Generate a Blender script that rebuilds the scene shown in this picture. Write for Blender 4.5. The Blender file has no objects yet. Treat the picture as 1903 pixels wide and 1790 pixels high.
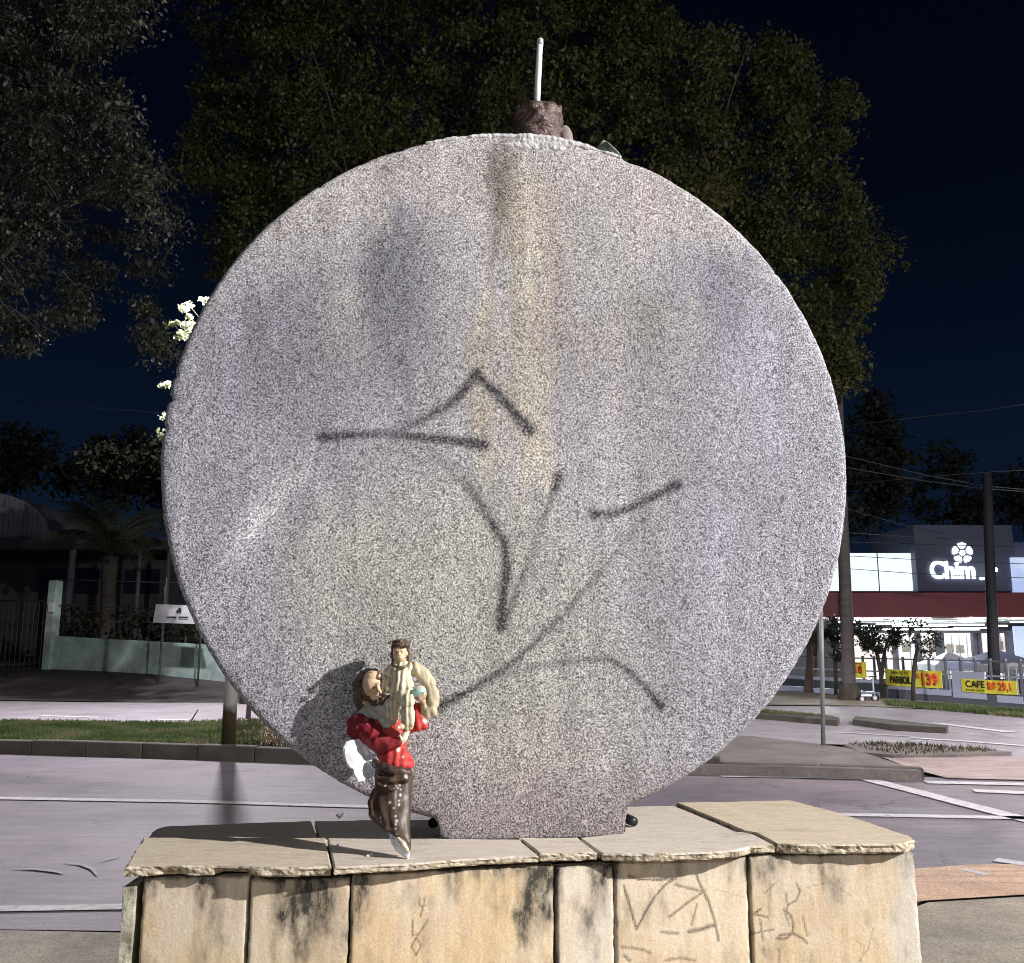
import bpy, bmesh, math, random
import numpy as np
from mathutils import Vector, Matrix, noise

random.seed(7); rng = np.random.default_rng(7)
S = bpy.context.scene
COL = S.collection

# ------------------------------------------------------------------ camera, sky, exposure
FPX, CX, CY = 1700.0, 951.5, 895.0            # lens in pixels of the 1903 px wide photograph
PITCH, EYE = math.atan(295 / FPX), 1.5
cd = bpy.data.cameras.new('camera'); cam = bpy.data.objects.new('camera', cd); COL.objects.link(cam)
cd.sensor_width = 36; cd.lens = FPX / 1903 * 36; cd.clip_start = .05; cd.clip_end = 2000
cam.location = (0, 0, EYE); cam.rotation_euler = (math.pi / 2 + PITCH, 0, 0)
S.camera = cam

w = bpy.data.worlds.new('World'); S.world = w; w.use_nodes = True
nt = w.node_tree; nt.nodes.clear()
tc = nt.nodes.new('ShaderNodeTexCoord'); sx = nt.nodes.new('ShaderNodeSeparateXYZ')
rp = nt.nodes.new('ShaderNodeValToRGB'); bg = nt.nodes.new('ShaderNodeBackground'); wo = nt.nodes.new('ShaderNodeOutputWorld')
nt.links.new(tc.outputs['Generated'], sx.inputs[0]); nt.links.new(sx.outputs['Z'], rp.inputs[0])
nt.links.new(rp.outputs[0], bg.inputs[0]); nt.links.new(bg.outputs[0], wo.inputs[0])
cr = rp.color_ramp
cr.elements[0].position = 0.0; cr.elements[0].color = (.0052, .0118, .0290, 1)
cr.elements[1].position = .85; cr.elements[1].color = (.0005, .0009, .0032, 1)
for p, c in ((.12, (.0036, .0090, .0225, 1)), (.30, (.0016, .0042, .0118, 1)), (.45, (.0009, .0020, .0066, 1))):
    e = cr.elements.new(p); e.color = c
bg.inputs[1].default_value = 1.0
vs = S.view_settings
vs.view_transform = 'Standard'; vs.look = 'None'; vs.exposure = 0; vs.gamma = 1; vs.use_curve_mapping = False
S.cycles.use_denoising = True; S.cycles.filter_width = 1.0
S.cycles.max_bounces = 5; S.cycles.sample_clamp_indirect = 4
S.cycles.transparent_max_bounces = 4

KEY_POS, KEY_W, KEY_COL = (9.2, -1.2, 5.9), 10800, (1.0, .968, .94)
MED_POS, MED_W, MED_COL = (-5.75, 19.0, 9.5), 9800, (1.0, .955, 1.0)
LEFT_POS, LEFT_W, LEFT_COL = (-12.5, 14.0, 8.0), 3200, (1.0, .90, .98)
FILL_POS, FILL_W, FILL_COL = (-3.5, -17.0, 8.0), 3000, (.86, .92, 1.0)
RIGHT_POS, RIGHT_W, RIGHT_COL = (15.0, 12.5, 8.5), 13500, (1.0, .93, .97)

# ------------------------------------------------------------------ helpers
_F = np.array([0, math.cos(PITCH), math.sin(PITCH)]); _U = np.array([0, -math.sin(PITCH), math.cos(PITCH)])
_R = np.array([1., 0, 0]); _C = np.array([0, 0, EYE])
def ray(x, y): return _F + (x - CX) / FPX * _R - (y - CY) / FPX * _U
def onz(x, y, z=0.): d = ray(x, y); return _C + (z - EYE) / d[2] * d
def ony(x, y, Y): d = ray(x, y); return _C + Y / d[1] * d
def onpl(x, y, p0, n):
    d = ray(x, y); return _C + np.dot(np.array(p0) - _C, n) / np.dot(d, n) * d
def pix(p):
    v = np.asarray(p, float) - _C; z = v @ _F
    return CX + FPX * (v @ _R) / z, CY - FPX * (v @ _U) / z

def wloc(o):
    v = Vector((0, 0, 0))
    while o is not None: v = v + o.location; o = o.parent
    return v
def tag(o, label=None, cat=None, group=None, kind=None):
    if label: o['label'] = label
    if cat: o['category'] = cat
    if group: o['group'] = group
    if kind: o['kind'] = kind
    return o
def thing(name, label, cat, loc=(0, 0, 0), group=None):
    o = bpy.data.objects.new(name, None); COL.objects.link(o); o.location = loc; o.empty_display_size = .1
    return tag(o, label, cat, group)
def link(name, me, mat=None, parent=None, smooth=False):
    o = bpy.data.objects.new(name, me); COL.objects.link(o)
    if parent is not None:
        o.parent = parent; me.transform(Matrix.Translation(-wloc(parent)))
    if mat is not None: me.materials.append(mat)
    if smooth: me.polygons.foreach_set('use_smooth', np.ones(len(me.polygons), bool))
    me.update()
    return o
class MB:
    def __init__(s): s.v = []; s.f = []
    def add(s, vs, fs):
        n = len(s.v); s.v += [tuple(map(float, p)) for p in vs]; s.f += [tuple(i + n for i in f) for f in fs]; return s
    def box(s, c, d, rz=0., tilt=None):
        x, y, z = d[0] / 2, d[1] / 2, d[2] / 2
        P = [(-x, -y, -z), (x, -y, -z), (x, y, -z), (-x, y, -z), (-x, -y, z), (x, -y, z), (x, y, z), (-x, y, z)]
        m = Matrix.Rotation(rz, 3, 'Z')
        if tilt is not None: m = m @ tilt
        P = [m @ Vector(p) + Vector(c) for p in P]
        return s.add(P, [(3, 2, 1, 0), (4, 5, 6, 7), (0, 1, 5, 4), (1, 2, 6, 5), (2, 3, 7, 6), (3, 0, 4, 7)])
    def tube(s, pts, rs, n=10, cap=True):
        pts = [Vector(p) for p in pts]
        if not hasattr(rs, '__len__'): rs = [rs] * len(pts)
        V = []; 
        for i, p in enumerate(pts):
            t = (pts[min(i + 1, len(pts) - 1)] - pts[max(i - 1, 0)]).normalized()
            a = t.cross(Vector((0, 0, 1))) if abs(t.z) < .95 else t.cross(Vector((0, 1, 0)))
            a.normalize(); b = a.cross(t).normalized()
            for k in range(n):
                q = 2 * math.pi * k / n; V.append(p + rs[i] * (math.cos(q) * a + math.sin(q) * b))
        Fs = []
        for i in range(len(pts) - 1):
            for k in range(n):
                Fs.append((i * n + k, i * n + (k + 1) % n, (i + 1) * n + (k + 1) % n, (i + 1) * n + k))
        if cap:
            Fs.append(tuple(range(n))[::-1]); Fs.append(tuple((len(pts) - 1) * n + k for k in range(n)))
        return s.add(V, Fs)
    def ball(s, c, r, nu=14, nv=9, rot=None):
        if not hasattr(r, '__len__'): r = (r, r, r)
        V = []; Fs = []
        for i in range(nv + 1):
            t = math.pi * i / nv
            for k in range(nu):
                a = 2 * math.pi * k / nu
                p = Vector((r[0] * math.sin(t) * math.cos(a), r[1] * math.sin(t) * math.sin(a), r[2] * math.cos(t)))
                if rot is not None: p = rot @ p
                V.append(p + Vector(c))
        for i in range(nv):
            for k in range(nu):
                Fs.append((i * nu + k, (i + 1) * nu + k, (i + 1) * nu + (k + 1) % nu, i * nu + (k + 1) % nu))
        return s.add(V, Fs)
    def prism(s, poly, z0, z1):
        """poly: list of (x,y); z0/z1 numbers"""
        n = len(poly)
        V = [(p[0], p[1], z0) for p in poly] + [(p[0], p[1], z1) for p in poly]
        return s.add(V, [tuple(range(n))[::-1], tuple(range(n, 2 * n))] + [(i, (i + 1) % n, n + (i + 1) % n, n + i) for i in range(n)])
    def mesh(s, name):
        me = bpy.data.meshes.new(name); me.from_pydata(s.v, [], s.f); me.validate(); 
        bm = bmesh.new(); bm.from_mesh(me); bmesh.ops.remove_doubles(bm, verts=bm.verts, dist=1e-6)
        bmesh.ops.recalc_face_normals(bm, faces=bm.faces); bm.to_mesh(me); bm.free()
        return me
    def build(s, name, mat, parent=None, smooth=False, bevel=0.):
        me = s.mesh(name); o = link(name, me, mat, parent, smooth)
        if bevel:
            m = o.modifiers.new('bevel', 'BEVEL'); m.width = bevel; m.segments = 2; m.limit_method = 'ANGLE'
        return o
def npmesh(name, V, Fq):
    me = bpy.data.meshes.new(name); V = np.asarray(V, np.float32); Fq = np.asarray(Fq, np.int32); k = Fq.shape[1]
    me.vertices.add(len(V)); me.vertices.foreach_set('co', V.ravel())
    me.loops.add(Fq.size); me.loops.foreach_set('vertex_index', Fq.ravel())
    me.polygons.add(len(Fq)); me.polygons.foreach_set('loop_start', np.arange(0, Fq.size, k, dtype=np.int32))
    me.update(calc_edges=True); return me
def fattr(me, name, arr):
    a = me.attributes.new(name, 'FLOAT', 'POINT'); a.data.foreach_set('value', np.asarray(arr, np.float32))
def cattr(me, name, arr):
    a = me.attributes.new(name, 'FLOAT_COLOR', 'POINT')
    arr = np.concatenate([np.asarray(arr, np.float32), np.ones((len(arr), 1), np.float32)], 1); a.data.foreach_set('color', arr.ravel())

def remesh(name, mb, mat, parent, voxel=.0020, smooth=4, fold=None, attrs=None):
    me = mb.mesh(name + '_raw'); o = bpy.data.objects.new(name + '_raw', me); COL.objects.link(o)
    m = o.modifiers.new('r', 'REMESH'); m.mode = 'VOXEL'; m.voxel_size = voxel
    if smooth: s = o.modifiers.new('s', 'SMOOTH'); s.iterations = smooth; s.factor = .5
    dg = bpy.context.evaluated_depsgraph_get(); dg.update(); me2 = bpy.data.meshes.new_from_object(o.evaluated_get(dg))
    bpy.data.objects.remove(o); me2.name = name; me2.materials.clear()
    if fold is not None:
        nrm = [v.normal.copy() for v in me2.vertices]
        for v, nn in zip(me2.vertices, nrm): v.co += nn * fold(v.co, nn)
    if attrs:
        co = np.array([v.co for v in me2.vertices])
        for k, fn in attrs.items(): fattr(me2, k, fn(co))
    return link(name, me2, mat, parent, True)
# ---- materials
class NT:
    def __init__(s, name):
        s.m = bpy.data.materials.new(name); s.m.use_nodes = True; s.t = s.m.node_tree
        s.b = s.t.nodes['Principled BSDF']; s.tc = s.t.nodes.new('ShaderNodeTexCoord')
    def n(s, t, **k):
        q = s.t.nodes.new(t)
        for a, b in k.items(): setattr(q, a, b)
        return q
    def l(s, a, b): s.t.links.new(a, b)
    def noise(s, scale, detail=4, rough=.55, vec=None, stretch=None, dist=0.):
        q = s.n('ShaderNodeTexNoise'); q.inputs['Scale'].default_value = scale; q.inputs['Detail'].default_value = detail
        q.inputs['Roughness'].default_value = rough; q.inputs['Distortion'].default_value = dist
        v = vec or s.tc.outputs['Object']
        if stretch:
            mp = s.n('ShaderNodeMapping'); mp.inputs['Scale'].default_value = stretch; s.l(v, mp.inputs[0]); v = mp.outputs[0]
        s.l(v, q.inputs['Vector']); return q.outputs['Fac']
    def ramp(s, fac, stops):
        q = s.n('ShaderNodeValToRGB'); s.l(fac, q.inputs[0]); e = q.color_ramp.elements
        def c4(c): return (c, c, c, 1) if not hasattr(c, '__len__') else (*c, 1)
        e[0].position, e[0].color = stops[0][0], c4(stops[0][1]); e[1].position, e[1].color = stops[-1][0], c4(stops[-1][1])
        for p, c in stops[1:-1]: q.color_ramp.elements.new(p).color = c4(c)
        return q.outputs[0]
    def mix(s, fac, a, b, blend='MIX'):
        q = s.n('ShaderNodeMix', data_type='RGBA', blend_type=blend)
        for i, x in ((0, fac), (6, a), (7, b)):
            if hasattr(x, 'links') or hasattr(x, 'is_linked'): s.l(x, q.inputs[i])
            else: q.inputs[i].default_value = x if i == 0 else (*x, 1)
        return q.outputs[2]
    def math(s, op, a, b=0., clamp=False):
        q = s.n('ShaderNodeMath', operation=op, use_clamp=clamp)
        for i, x in enumerate((a, b)):
            if hasattr(x, 'is_linked'): s.l(x, q.inputs[i])
            else: q.inputs[i].default_value = x
        return q.outputs[0]
    def attr(s, name, out='Fac'): q = s.n('ShaderNodeAttribute', attribute_name=name); return q.outputs[out]
    def bump(s, h, strength=.3, dist=.01):
        q = s.n('ShaderNodeBump'); q.inputs['Strength'].default_value = strength; q.inputs['Distance'].default_value = dist
        s.l(h, q.inputs['Height']); s.l(q.outputs[0], s.b.inputs['Normal'])
    def col(s, c):
        if hasattr(c, 'is_linked'): s.l(c, s.b.inputs['Base Color'])
        else: s.b.inputs['Base Color'].default_value = (*c, 1)
    def rough(s, r, spec=.5):
        if hasattr(r, 'is_linked'): s.l(r, s.b.inputs['Roughness'])
        else: s.b.inputs['Roughness'].default_value = r
        s.b.inputs['Specular IOR Level'].default_value = spec
def pm(name, c1, c2=None, scale=8., rough=.6, bump=0., bscale=None, stretch=None, spec=.4, metal=0., detail=5, bd=.01):
    k = NT(name); c2 = c2 or tuple(x * .75 for x in c1)
    f = k.noise(scale, detail, .6, stretch=stretch); k.col(k.ramp(f, [(.32, c1), (.68, c2)])); k.rough(rough, spec)
    k.b.inputs['Metallic'].default_value = metal
    if bump: k.bump(k.noise(bscale or scale * 4, 4, .6, stretch=stretch), bump, bd)
    return k.m
def glow(name, c, strength, c2=None, scale=1.):
    k = NT(name); k.col((.6, .6, .6)); k.rough(.5)
    if c2: k.l(k.ramp(k.noise(scale, 4), [(.4, c), (.62, c2)]), k.b.inputs['Emission Color'])
    else: k.b.inputs['Emission Color'].default_value = (*c, 1)
    k.b.inputs['Emission Strength'].default_value = strength; return k.m

def leaf_mat(name, cs, trans=.25, rough=.5, spec=.35):
    k = NT(name); f = k.attr('hue'); k.col(k.ramp(f, [(i / (len(cs) - 1), c) for i, c in enumerate(cs)])); k.rough(rough, spec)
    tr = k.n('ShaderNodeBsdfTranslucent'); k.l(k.ramp(f, [(i / (len(cs) - 1), tuple(min(1, x * 1.3) for x in c)) for i, c in enumerate(cs)]), tr.inputs[0])
    mx = k.n('ShaderNodeMixShader'); mx.inputs[0].default_value = trans
    out = k.t.nodes['Material Output']; k.l(k.b.outputs[0], mx.inputs[1]); k.l(tr.outputs[0], mx.inputs[2]); k.l(mx.outputs[0], out.inputs['Surface'])
    return k.m

M = {}
def asphalt(name, a, b, warm, streak=(.5, 5, 1), rough=.62, cracks=0.):
    k = NT(name)
    big = k.noise(.35, 5, .65, stretch=(.6, 1.6, 1)); fine = k.noise(75, 3, .8); mid = k.noise(2.2, 6, .75, stretch=streak); blot = k.noise(1.1, 6, .7, dist=.6)
    c = k.ramp(big, [(.3, a), (.5, b), (.72, warm)])
    c = k.mix(.7, c, k.ramp(mid, [(.3, .28), (.5, .5), (.72, .74)]), 'OVERLAY')
    c = k.mix(.6, c, k.ramp(blot, [(.30, .22), (.46, .5), (.75, .66)]), 'OVERLAY')
    c = k.mix(.85, c, k.ramp(fine, [(.28, .2), (.72, .8)]), 'OVERLAY')
    if cracks:
        vo = k.n('ShaderNodeTexVoronoi', feature='DISTANCE_TO_EDGE'); vo.inputs['Scale'].default_value = .55
        nz = k.n('ShaderNodeTexNoise'); nz.inputs['Scale'].default_value = 1.6; nz.inputs['Detail'].default_value = 6; k.l(k.tc.outputs['Object'], nz.inputs['Vector'])
        va = k.n('ShaderNodeVectorMath', operation='MULTIPLY_ADD'); k.l(nz.outputs['Color'], va.inputs[0]); va.inputs[1].default_value = (1.3, 1.3, 0); k.l(k.tc.outputs['Object'], va.inputs[2]); k.l(va.outputs[0], vo.inputs['Vector'])
        cm = k.math('MULTIPLY', k.ramp(vo.outputs['Distance'], [(.004, 1.), (.012, 0.)]), k.ramp(k.noise(.8, 3), [(.5, 0.), (.6, 1.)]))
        c = k.mix(k.math('MULTIPLY', cm, cracks), c, (.03, .028, .03))
    k.col(c); k.rough(rough, .4); k.bump(fine, .45, .006); return k.m
M['road'] = asphalt('road asphalt', (.125, .112, .132), (.165, .142, .166), (.19, .158, .162), cracks=.45)
M['road_far'] = asphalt('pale far road', (.20, .185, .20), (.23, .21, .23), (.25, .22, .235))
M['ground'] = pm('bare ground', (.05, .05, .04), (.08, .07, .055), 1.5, .9)
M['pave'] = asphalt('pavement concrete', (.20, .175, .145), (.24, .21, .17), (.17, .155, .135), (1, 1, 1), .8)
M['pave_dark'] = asphalt('island paving', (.115, .10, .098), (.14, .12, .115), (.10, .092, .09), (1, 1, 1), .8)
M['pave_pink'] = asphalt('pinkish paving', (.26, .20, .19), (.30, .235, .22), (.24, .19, .185), (1, 3, 1), .8)
M['warm_strip'] = asphalt('warm gutter strip', (.36, .24, .17), (.41, .28, .21), (.33, .225, .17), (.6, 5, 1), .85)  # warmer, more orange tone than the pavement beside it
M['kerb'] = pm('kerb concrete', (.045, .040, .034), (.085, .075, .062), 3, .85, .3, 30)
M['kerb_light'] = pm('pale kerb top', (.09, .08, .065), (.06, .05, .042), 3, .85, .3, 30)
k = NT('worn road paint'); k.col(k.ramp(k.noise(13, 6, .8), [(.34, (.17, .155, .17)), (.44, (.40, .385, .40)), (.6, (.52, .50, .52))])); k.rough(.75, .3); M['line'] = k.m
k = NT('faint pale scuff'); k.col(k.ramp(k.noise(16, 6, .8), [(.42, (.17, .152, .172)), (.60, (.27, .25, .27))])); k.rough(.62, .4); M['faint'] = k.m
k = NT('faint scuff'); k.col(k.ramp(k.noise(9, 6, .8), [(.40, (.34, .32, .34)), (.60, (.52, .50, .52))])); k.rough(.75, .3); M['scuff'] = k.m
M['dirt'] = pm('dry dirt', (.16, .115, .075), (.26, .20, .14), 2.2, .95, .6, 9, bd=.05)
M['grass_base'] = pm('grass soil', (.05, .075, .025), (.10, .10, .04), 3, .95, .5, 20)
M['lot'] = asphalt('dark forecourt', (.034, .030, .031), (.055, .044, .046), (.028, .026, .026), (.6, 3, 1), .85)  # dark tone stands in for tree shade over the forecourt

# ------------------------------------------------------------------ street lamps (the place's own lamps and one added fill; most stand outside the frame)
M['lamp_metal'] = pm('galvanised pole', (.30, .30, .29), (.20, .20, .19), 5, .55, .1, 40, metal=.3)
M['lens'] = glow('lamp lens', (1, .95, .9), 40)
def street_lamp(base, head, power, colour, label, r=.075, stain=None, radius=.13, spot=None, ptop=None):
    t = thing('street_lamp', label, 'street lamp', base, 'street lamps over the roads')
    b, h = Vector(base), Vector(head)
    top = Vector((b.x, b.y, ptop or h.z - .15)); d = Vector((h.x - b.x, h.y - b.y, 0)); L = d.length; d.normalize()
    MB().tube([b, b + Vector((0, 0, 1.0)), top], [r * 1.15, r, r * .7], 14).build('pole', M['lamp_metal'] if stain is None else stain, t, True)
    MB().tube([top, top + d * L * .45 + Vector((0, 0, .22)), h - d * .3 + Vector((0, 0, .16))], [r * .6, r * .5, r * .45], 10).build('arm', M['lamp_metal'], t, True)
    hd = MB(); ang = math.atan2(d.y, d.x)
    hd.box(h + Vector((0, 0, .16)), (.62, .24, .10), ang); hd.build('lamp_head', M['lamp_metal'], t, bevel=.02)
    MB().box(h + Vector((0, 0, .10)), (.42, .18, .014), ang).build('lens', M['lens'], t)
    li = bpy.data.lights.new('lamp_light', 'SPOT' if spot else 'POINT'); li.energy = power; li.color = colour; li.shadow_soft_size = radius
    if spot: li.spot_size = math.radians(spot); li.spot_blend = .22
    lo = bpy.data.objects.new('lamp_light', li); COL.objects.link(lo); lo.parent = t; lo.location = h + Vector((0, 0, -.05 if not spot else .05)) - b
    if spot: lo.location.z -= .0
    return t
# key lamp behind the photographer, on the near pavement
street_lamp((10.0, -2.4, 0), KEY_POS, KEY_W, KEY_COL, 'street lamp on the near pavement right of the frame', radius=.10)
# lamp on the median; its head is behind the disc
kk = NT('median pole, dark stained foot')
sep = kk.n('ShaderNodeSeparateXYZ'); kk.l(kk.tc.outputs['Object'], sep.inputs[0])
ff = kk.math('ADD', sep.outputs['Z'], kk.math('MULTIPLY', kk.noise(6, 3), .22))
kk.col(kk.ramp(ff, [(.55, (.035, .022, .012)), (.70, (.26, .25, .24))])); kk.rough(.6)
mp = onz(424, 1386, .12)
street_lamp((mp[0], mp[1], .10), MED_POS, MED_W, MED_COL, 'tall grey lamp post with a dark stained foot on the grassy median', r=.085, stain=kk.m, radius=.16, spot=132, ptop=6.7)
street_lamp((-13.5, 15.6, .1), LEFT_POS, LEFT_W, LEFT_COL, 'street lamp on the median left of the frame', radius=.2, spot=128)
street_lamp((-4.5, -19.0, 0), FILL_POS, FILL_W, FILL_COL, 'added fill lamp far behind the photographer', radius=.25)  # no known lamp here; fill added to lift the shadows on the disc
street_lamp((16.0, 15.4, 0), RIGHT_POS, RIGHT_W, RIGHT_COL, 'street lamp beside the crossing right of the frame', radius=.2, spot=122)

# ------------------------------------------------------------------ setting
def struct(o): o['kind'] = 'structure'; return o
def flat(name, pts, z, mat):
    b = MB(); b.add([(p[0], p[1], z) for p in pts], [tuple(range(len(pts)))])
    return struct(b.build(name, mat))
def gpx(lst, z=0.): return [onz(x, y, z)[:2] for x, y in lst]
# base sheet: the shop yard lies lower than the roads, so the wide ground sheet is low and an upper sheet carries the roads
struct(MB().add([(-700, -300, -1.3), (700, -300, -1.3), (700, 900, -1.3), (-700, 900, -1.3)], [(0, 1, 2, 3)]).build('ground', M['ground']))
flat('terrain', [(-300, -120), (300, -120), (300, 12), (40, 20.5), (15.5, 19.5), (12.3, 21.6), (9.2, 27.2), (4, 31), (-4, 60), (-300, 120)], -.03, M['ground'])
# near road
flat('near_road', [(-60, 4.3), (-2.9, 5.16), (-2.0, 5.12), (1.6, 5.0), (2.45, 5.72), (3.2, 6.0), (60, 10.0), (60, 20), (20, 13), (5, 10.5), (2.5, 11.0), (-2.3, 11.62), (-7, 12.7), (-60, 24)], 0, M['road'])
flat('near_pavement', [(-60, -20), (60, -20), (60, 9.48), (3.2, 5.79), (2.41, 5.64), (1.6, 4.95), (-2.0, 5.08), (-2.9, 5.14), (-60, 4.25)], .004, M['pave'])
flat('gutter_strip', [(1.6, 5.35), (2.40, 5.66), (3.2, 5.82), (60, 9.55), (60, 10.6), (3.05, 6.52), (2.4, 6.34), (1.6, 6.0)], .008, M['warm_strip'])
# far road and the crossing on the right
flat('far_road', [(-70, 27), (-9.6, 17.7), (-5.4, 17.1), (0, 15.0), (6, 13.5), (5.5, 10.6), (60, 17), (60, 20), (16, 18.0), (10.8, 19.4), (8.0, 21.6), (-3, 22.6), (-10.5, 23.0), (-70, 36)], .002, M['road_far'])
# painted lines
def stripe(px, wpx, name='lane_line', z=.010, mat='line'):
    """px: list of pixel points; wpx: line width in metres"""
    P = [Vector(onz(x, y)[:2]) for x, y in px]; V = []; n = len(P)
    for i, p in enumerate(P):
        t = (P[min(i + 1, n - 1)] - P[max(i - 1, 0)]).normalized(); nn = Vector((-t.y, t.x))
        wv = wpx[i] if hasattr(wpx, '__len__') else wpx
        V += [(*(p + nn * wv / 2), z), (*(p - nn * wv / 2), z)]
    return struct(MB().add(V, [(2 * i, 2 * i + 1, 2 * i + 3, 2 * i + 2) for i in range(n - 1)]).build(name, M[mat]))
stripe([(-500, 1470), (0, 1485), (350, 1491), (650, 1500), (1100, 1508), (1530, 1515), (1903, 1522), (2500, 1530)], .14)
stripe([(-400, 1696), (0, 1692), (235, 1688), (900, 1680)], .11)
stripe([(1610, 1449), (1700, 1472), (1800, 1498), (1903, 1524), (2100, 1575)], .20)
stripe([(1340, 1444), (1480, 1446), (1600, 1449)], .10)
stripe([(1720, 1455), (1903, 1459), (2200, 1464)], .20)
stripe([(1810, 1471), (1903, 1475), (2200, 1486)], .20)
stripe([(1690, 1372), (1800, 1379), (1903, 1387)], .16)
stripe([(1560, 1362), (1700, 1370)], .10)
stripe([(1740, 1345), (1880, 1362)], .22)
stripe([(75, 1331), (187, 1334)], .16); stripe([(292, 1338), (350, 1339)], .16)
stripe([(-200, 1326), (-60, 1329)], .16)
stripe([(1850, 1600), (1903, 1608), (1960, 1612)], .12, 'worn_mark', .010, 'scuff'); stripe([(1790, 1618), (1835, 1628)], .07, 'worn_mark', .010, 'scuff')
for pts, ww in (([(20, 1618), (60, 1617), (95, 1621), (118, 1626)], [.01, .05, .05, .01]), ([(120, 1606), (150, 1609), (172, 1618), (180, 1630)], [.01, .035, .03, .008]), ([(185, 1604), (206, 1598), (222, 1594)], [.008, .025, .008])):
    stripe(pts, ww, 'worn_mark', .010, 'faint')

# median with kerb stones on its near edge, pieces one by one
kerb_front = [(-300, 1389), (0, 1401), (300, 1409), (600, 1421), (1000, 1428), (1340, 1440)]
KF = [Vector(onz(x, y)[:2]) for x, y in kerb_front]
med_far = [(1200, 1362), (700, 1352), (480, 1336), (400, 1340), (320, 1345), (0, 1340), (-300, 1326)]
MF = [Vector(onz(x, y, .12)[:2]) for x, y in med_far]
median = struct(MB().prism([p + Vector((0, .2)) for p in KF] + MF, -.02, .115).build('median', M['grass_base']))
def walk(P, step):
    D = [0.]
    for a, b in zip(P[:-1], P[1:]): D.append(D[-1] + (b - a).length)
    T_ = np.linspace(0, D[-1], max(2, int(D[-1] / step) + 1)); Q = [Vector((float(np.interp(t, D, [p.x for p in P])), float(np.interp(t, D, [p.y for p in P])))) for t in T_]
    return list(zip(Q[:-1], Q[1:]))
for i, (a, b) in enumerate(walk(KF, .8)):
    d = (b - a); L = d.length; c = (a + b) / 2; nrm = Vector((-d.y, d.x)).normalized()
    j = random.uniform(-.012, .012)
    MB().box((c.x + nrm.x * (.075 + j), c.y + nrm.y * (.075 + j), .078 + random.uniform(-.010, .006)), (L - .008, .16, .21), math.atan2(d.y, d.x), Matrix.Rotation(random.uniform(-.006, .006), 3, 'Y')).build('kerb_stone', M['kerb'] if i % 5 else M['kerb_light'], median, bevel=.015)
# dirt patch on the right part of the median
flat('dirt_patch', gpx([(470, 1338), (700, 1355), (1200, 1366), (1200, 1400), (700, 1393), (480, 1385), (415, 1383), (400, 1365)], .12), .122, M['dirt'])
def grass(name, n, samp, h, label_mat, blade=.012):
    V = []; Fq = []; hue = []
    for i in range(n):
        x, y, z = samp(); a = random.uniform(0, 6.28); hh = h * random.uniform(.4, 1.2); wd = blade * random.uniform(.7, 1.4); le = hh * random.uniform(.1, .8); b = random.uniform(0, 6.28)
        dx, dy = math.cos(a) * wd, math.sin(a) * wd; k = len(V)
        V += [(x - dx, y - dy, z), (x + dx, y + dy, z), (x + math.cos(b) * le + dx * .2, y + math.sin(b) * le + dy * .2, z + hh), (x + math.cos(b) * le - dx * .2, y + math.sin(b) * le - dy * .2, z + hh)]
        Fq.append((k, k + 1, k + 2, k + 3)); hue += [min(1, max(0, .42 + 1.1 * noise.fractal(Vector((x * 1.3, y * 1.3, 2)), .9, 2.1, 4) + random.uniform(-.28, .28)))] * 4
    me = npmesh(name, V, Fq); fattr(me, 'hue', hue); o = link(name, me, label_mat); o['kind'] = 'stuff'; return o
def tri_s(poly, z):
    P = gpx(poly, z)
    def f():
        a, b, c = random.sample(P, 3); u, v = random.random(), random.random()
        if u + v > 1: u, v = 1 - u, 1 - v
        q = a + (b - a) * u + (c - a) * v; return q[0], q[1], z
    return f
M['grass'] = leaf_mat('grass blades', [(.055, .085, .028), (.085, .125, .045), (.12, .15, .07), (.16, .15, .085)], .3, .7, .15)
M['drygrass'] = leaf_mat('dry grass blades', [(.05, .045, .03), (.08, .07, .045), (.12, .10, .065)], .2, .8, .1)
def s_med():
    while True:
        x = random.uniform(-50, 490); y = random.uniform(1337, 1376 + max(0, x) * .022); e = 1341 + x * .012 if x < 320 else 1346 - (x - 320) * .06
        if y < e or (x > 330 and random.random() < (x - 330) / 190): continue
        p = onz(x, y, .115); return p[0], p[1], .115
grass('grass', 22000, s_med, .06, M['grass'], .012)
tag(bpy.data.objects['grass'], 'short green grass on the median', kind='stuff')
tag(grass('dry_grass', 2600, tri_s([(400, 1345), (480, 1340), (700, 1357), (700, 1393), (480, 1385), (415, 1383)], .122), .06, M['drygrass'], .010), 'dry grass and straw on the dirt of the median', kind='stuff')
# right island: dark paving with kerb
isl = struct(MB().prism(gpx([(1180, 1360), (1400, 1368), (1530, 1383), (1580, 1391), (1712, 1432), (1330, 1421), (1000, 1412)], .12), -.02, .118).build('traffic_island', M['pave_dark']))
for i, (a, b) in enumerate(walk([Vector(onz(x, y)[:2]) for x, y in [(1340, 1441), (1480, 1444), (1600, 1446), (1720, 1451)]], .9)):
    d = b - a; c = (a + b) / 2; nrm = Vector((-d.y, d.x)).normalized(); z = .062 if i < 4 else .04
    MB().box((c.x + nrm.x * .09, c.y + nrm.y * .09, z - .01), (d.length - .012, .16, .15), math.atan2(d.y, d.x)).build('kerb_stone', M['kerb'], isl, bevel=.015)
flat('island_path', gpx([(1590, 1390), (1640, 1391), (1903, 1412), (2300, 1440), (2300, 1452), (1903, 1452), (1760, 1448), (1700, 1432)]), .013, M['pave_pink'])
i2 = struct(MB().prism(gpx([(1568, 1383), (1640, 1378), (1800, 1388), (1880, 1397), (1780, 1402), (1660, 1403), (1600, 1398)], .05), -.02, .05).build('dirt_island', M['pave_dark']))
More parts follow.
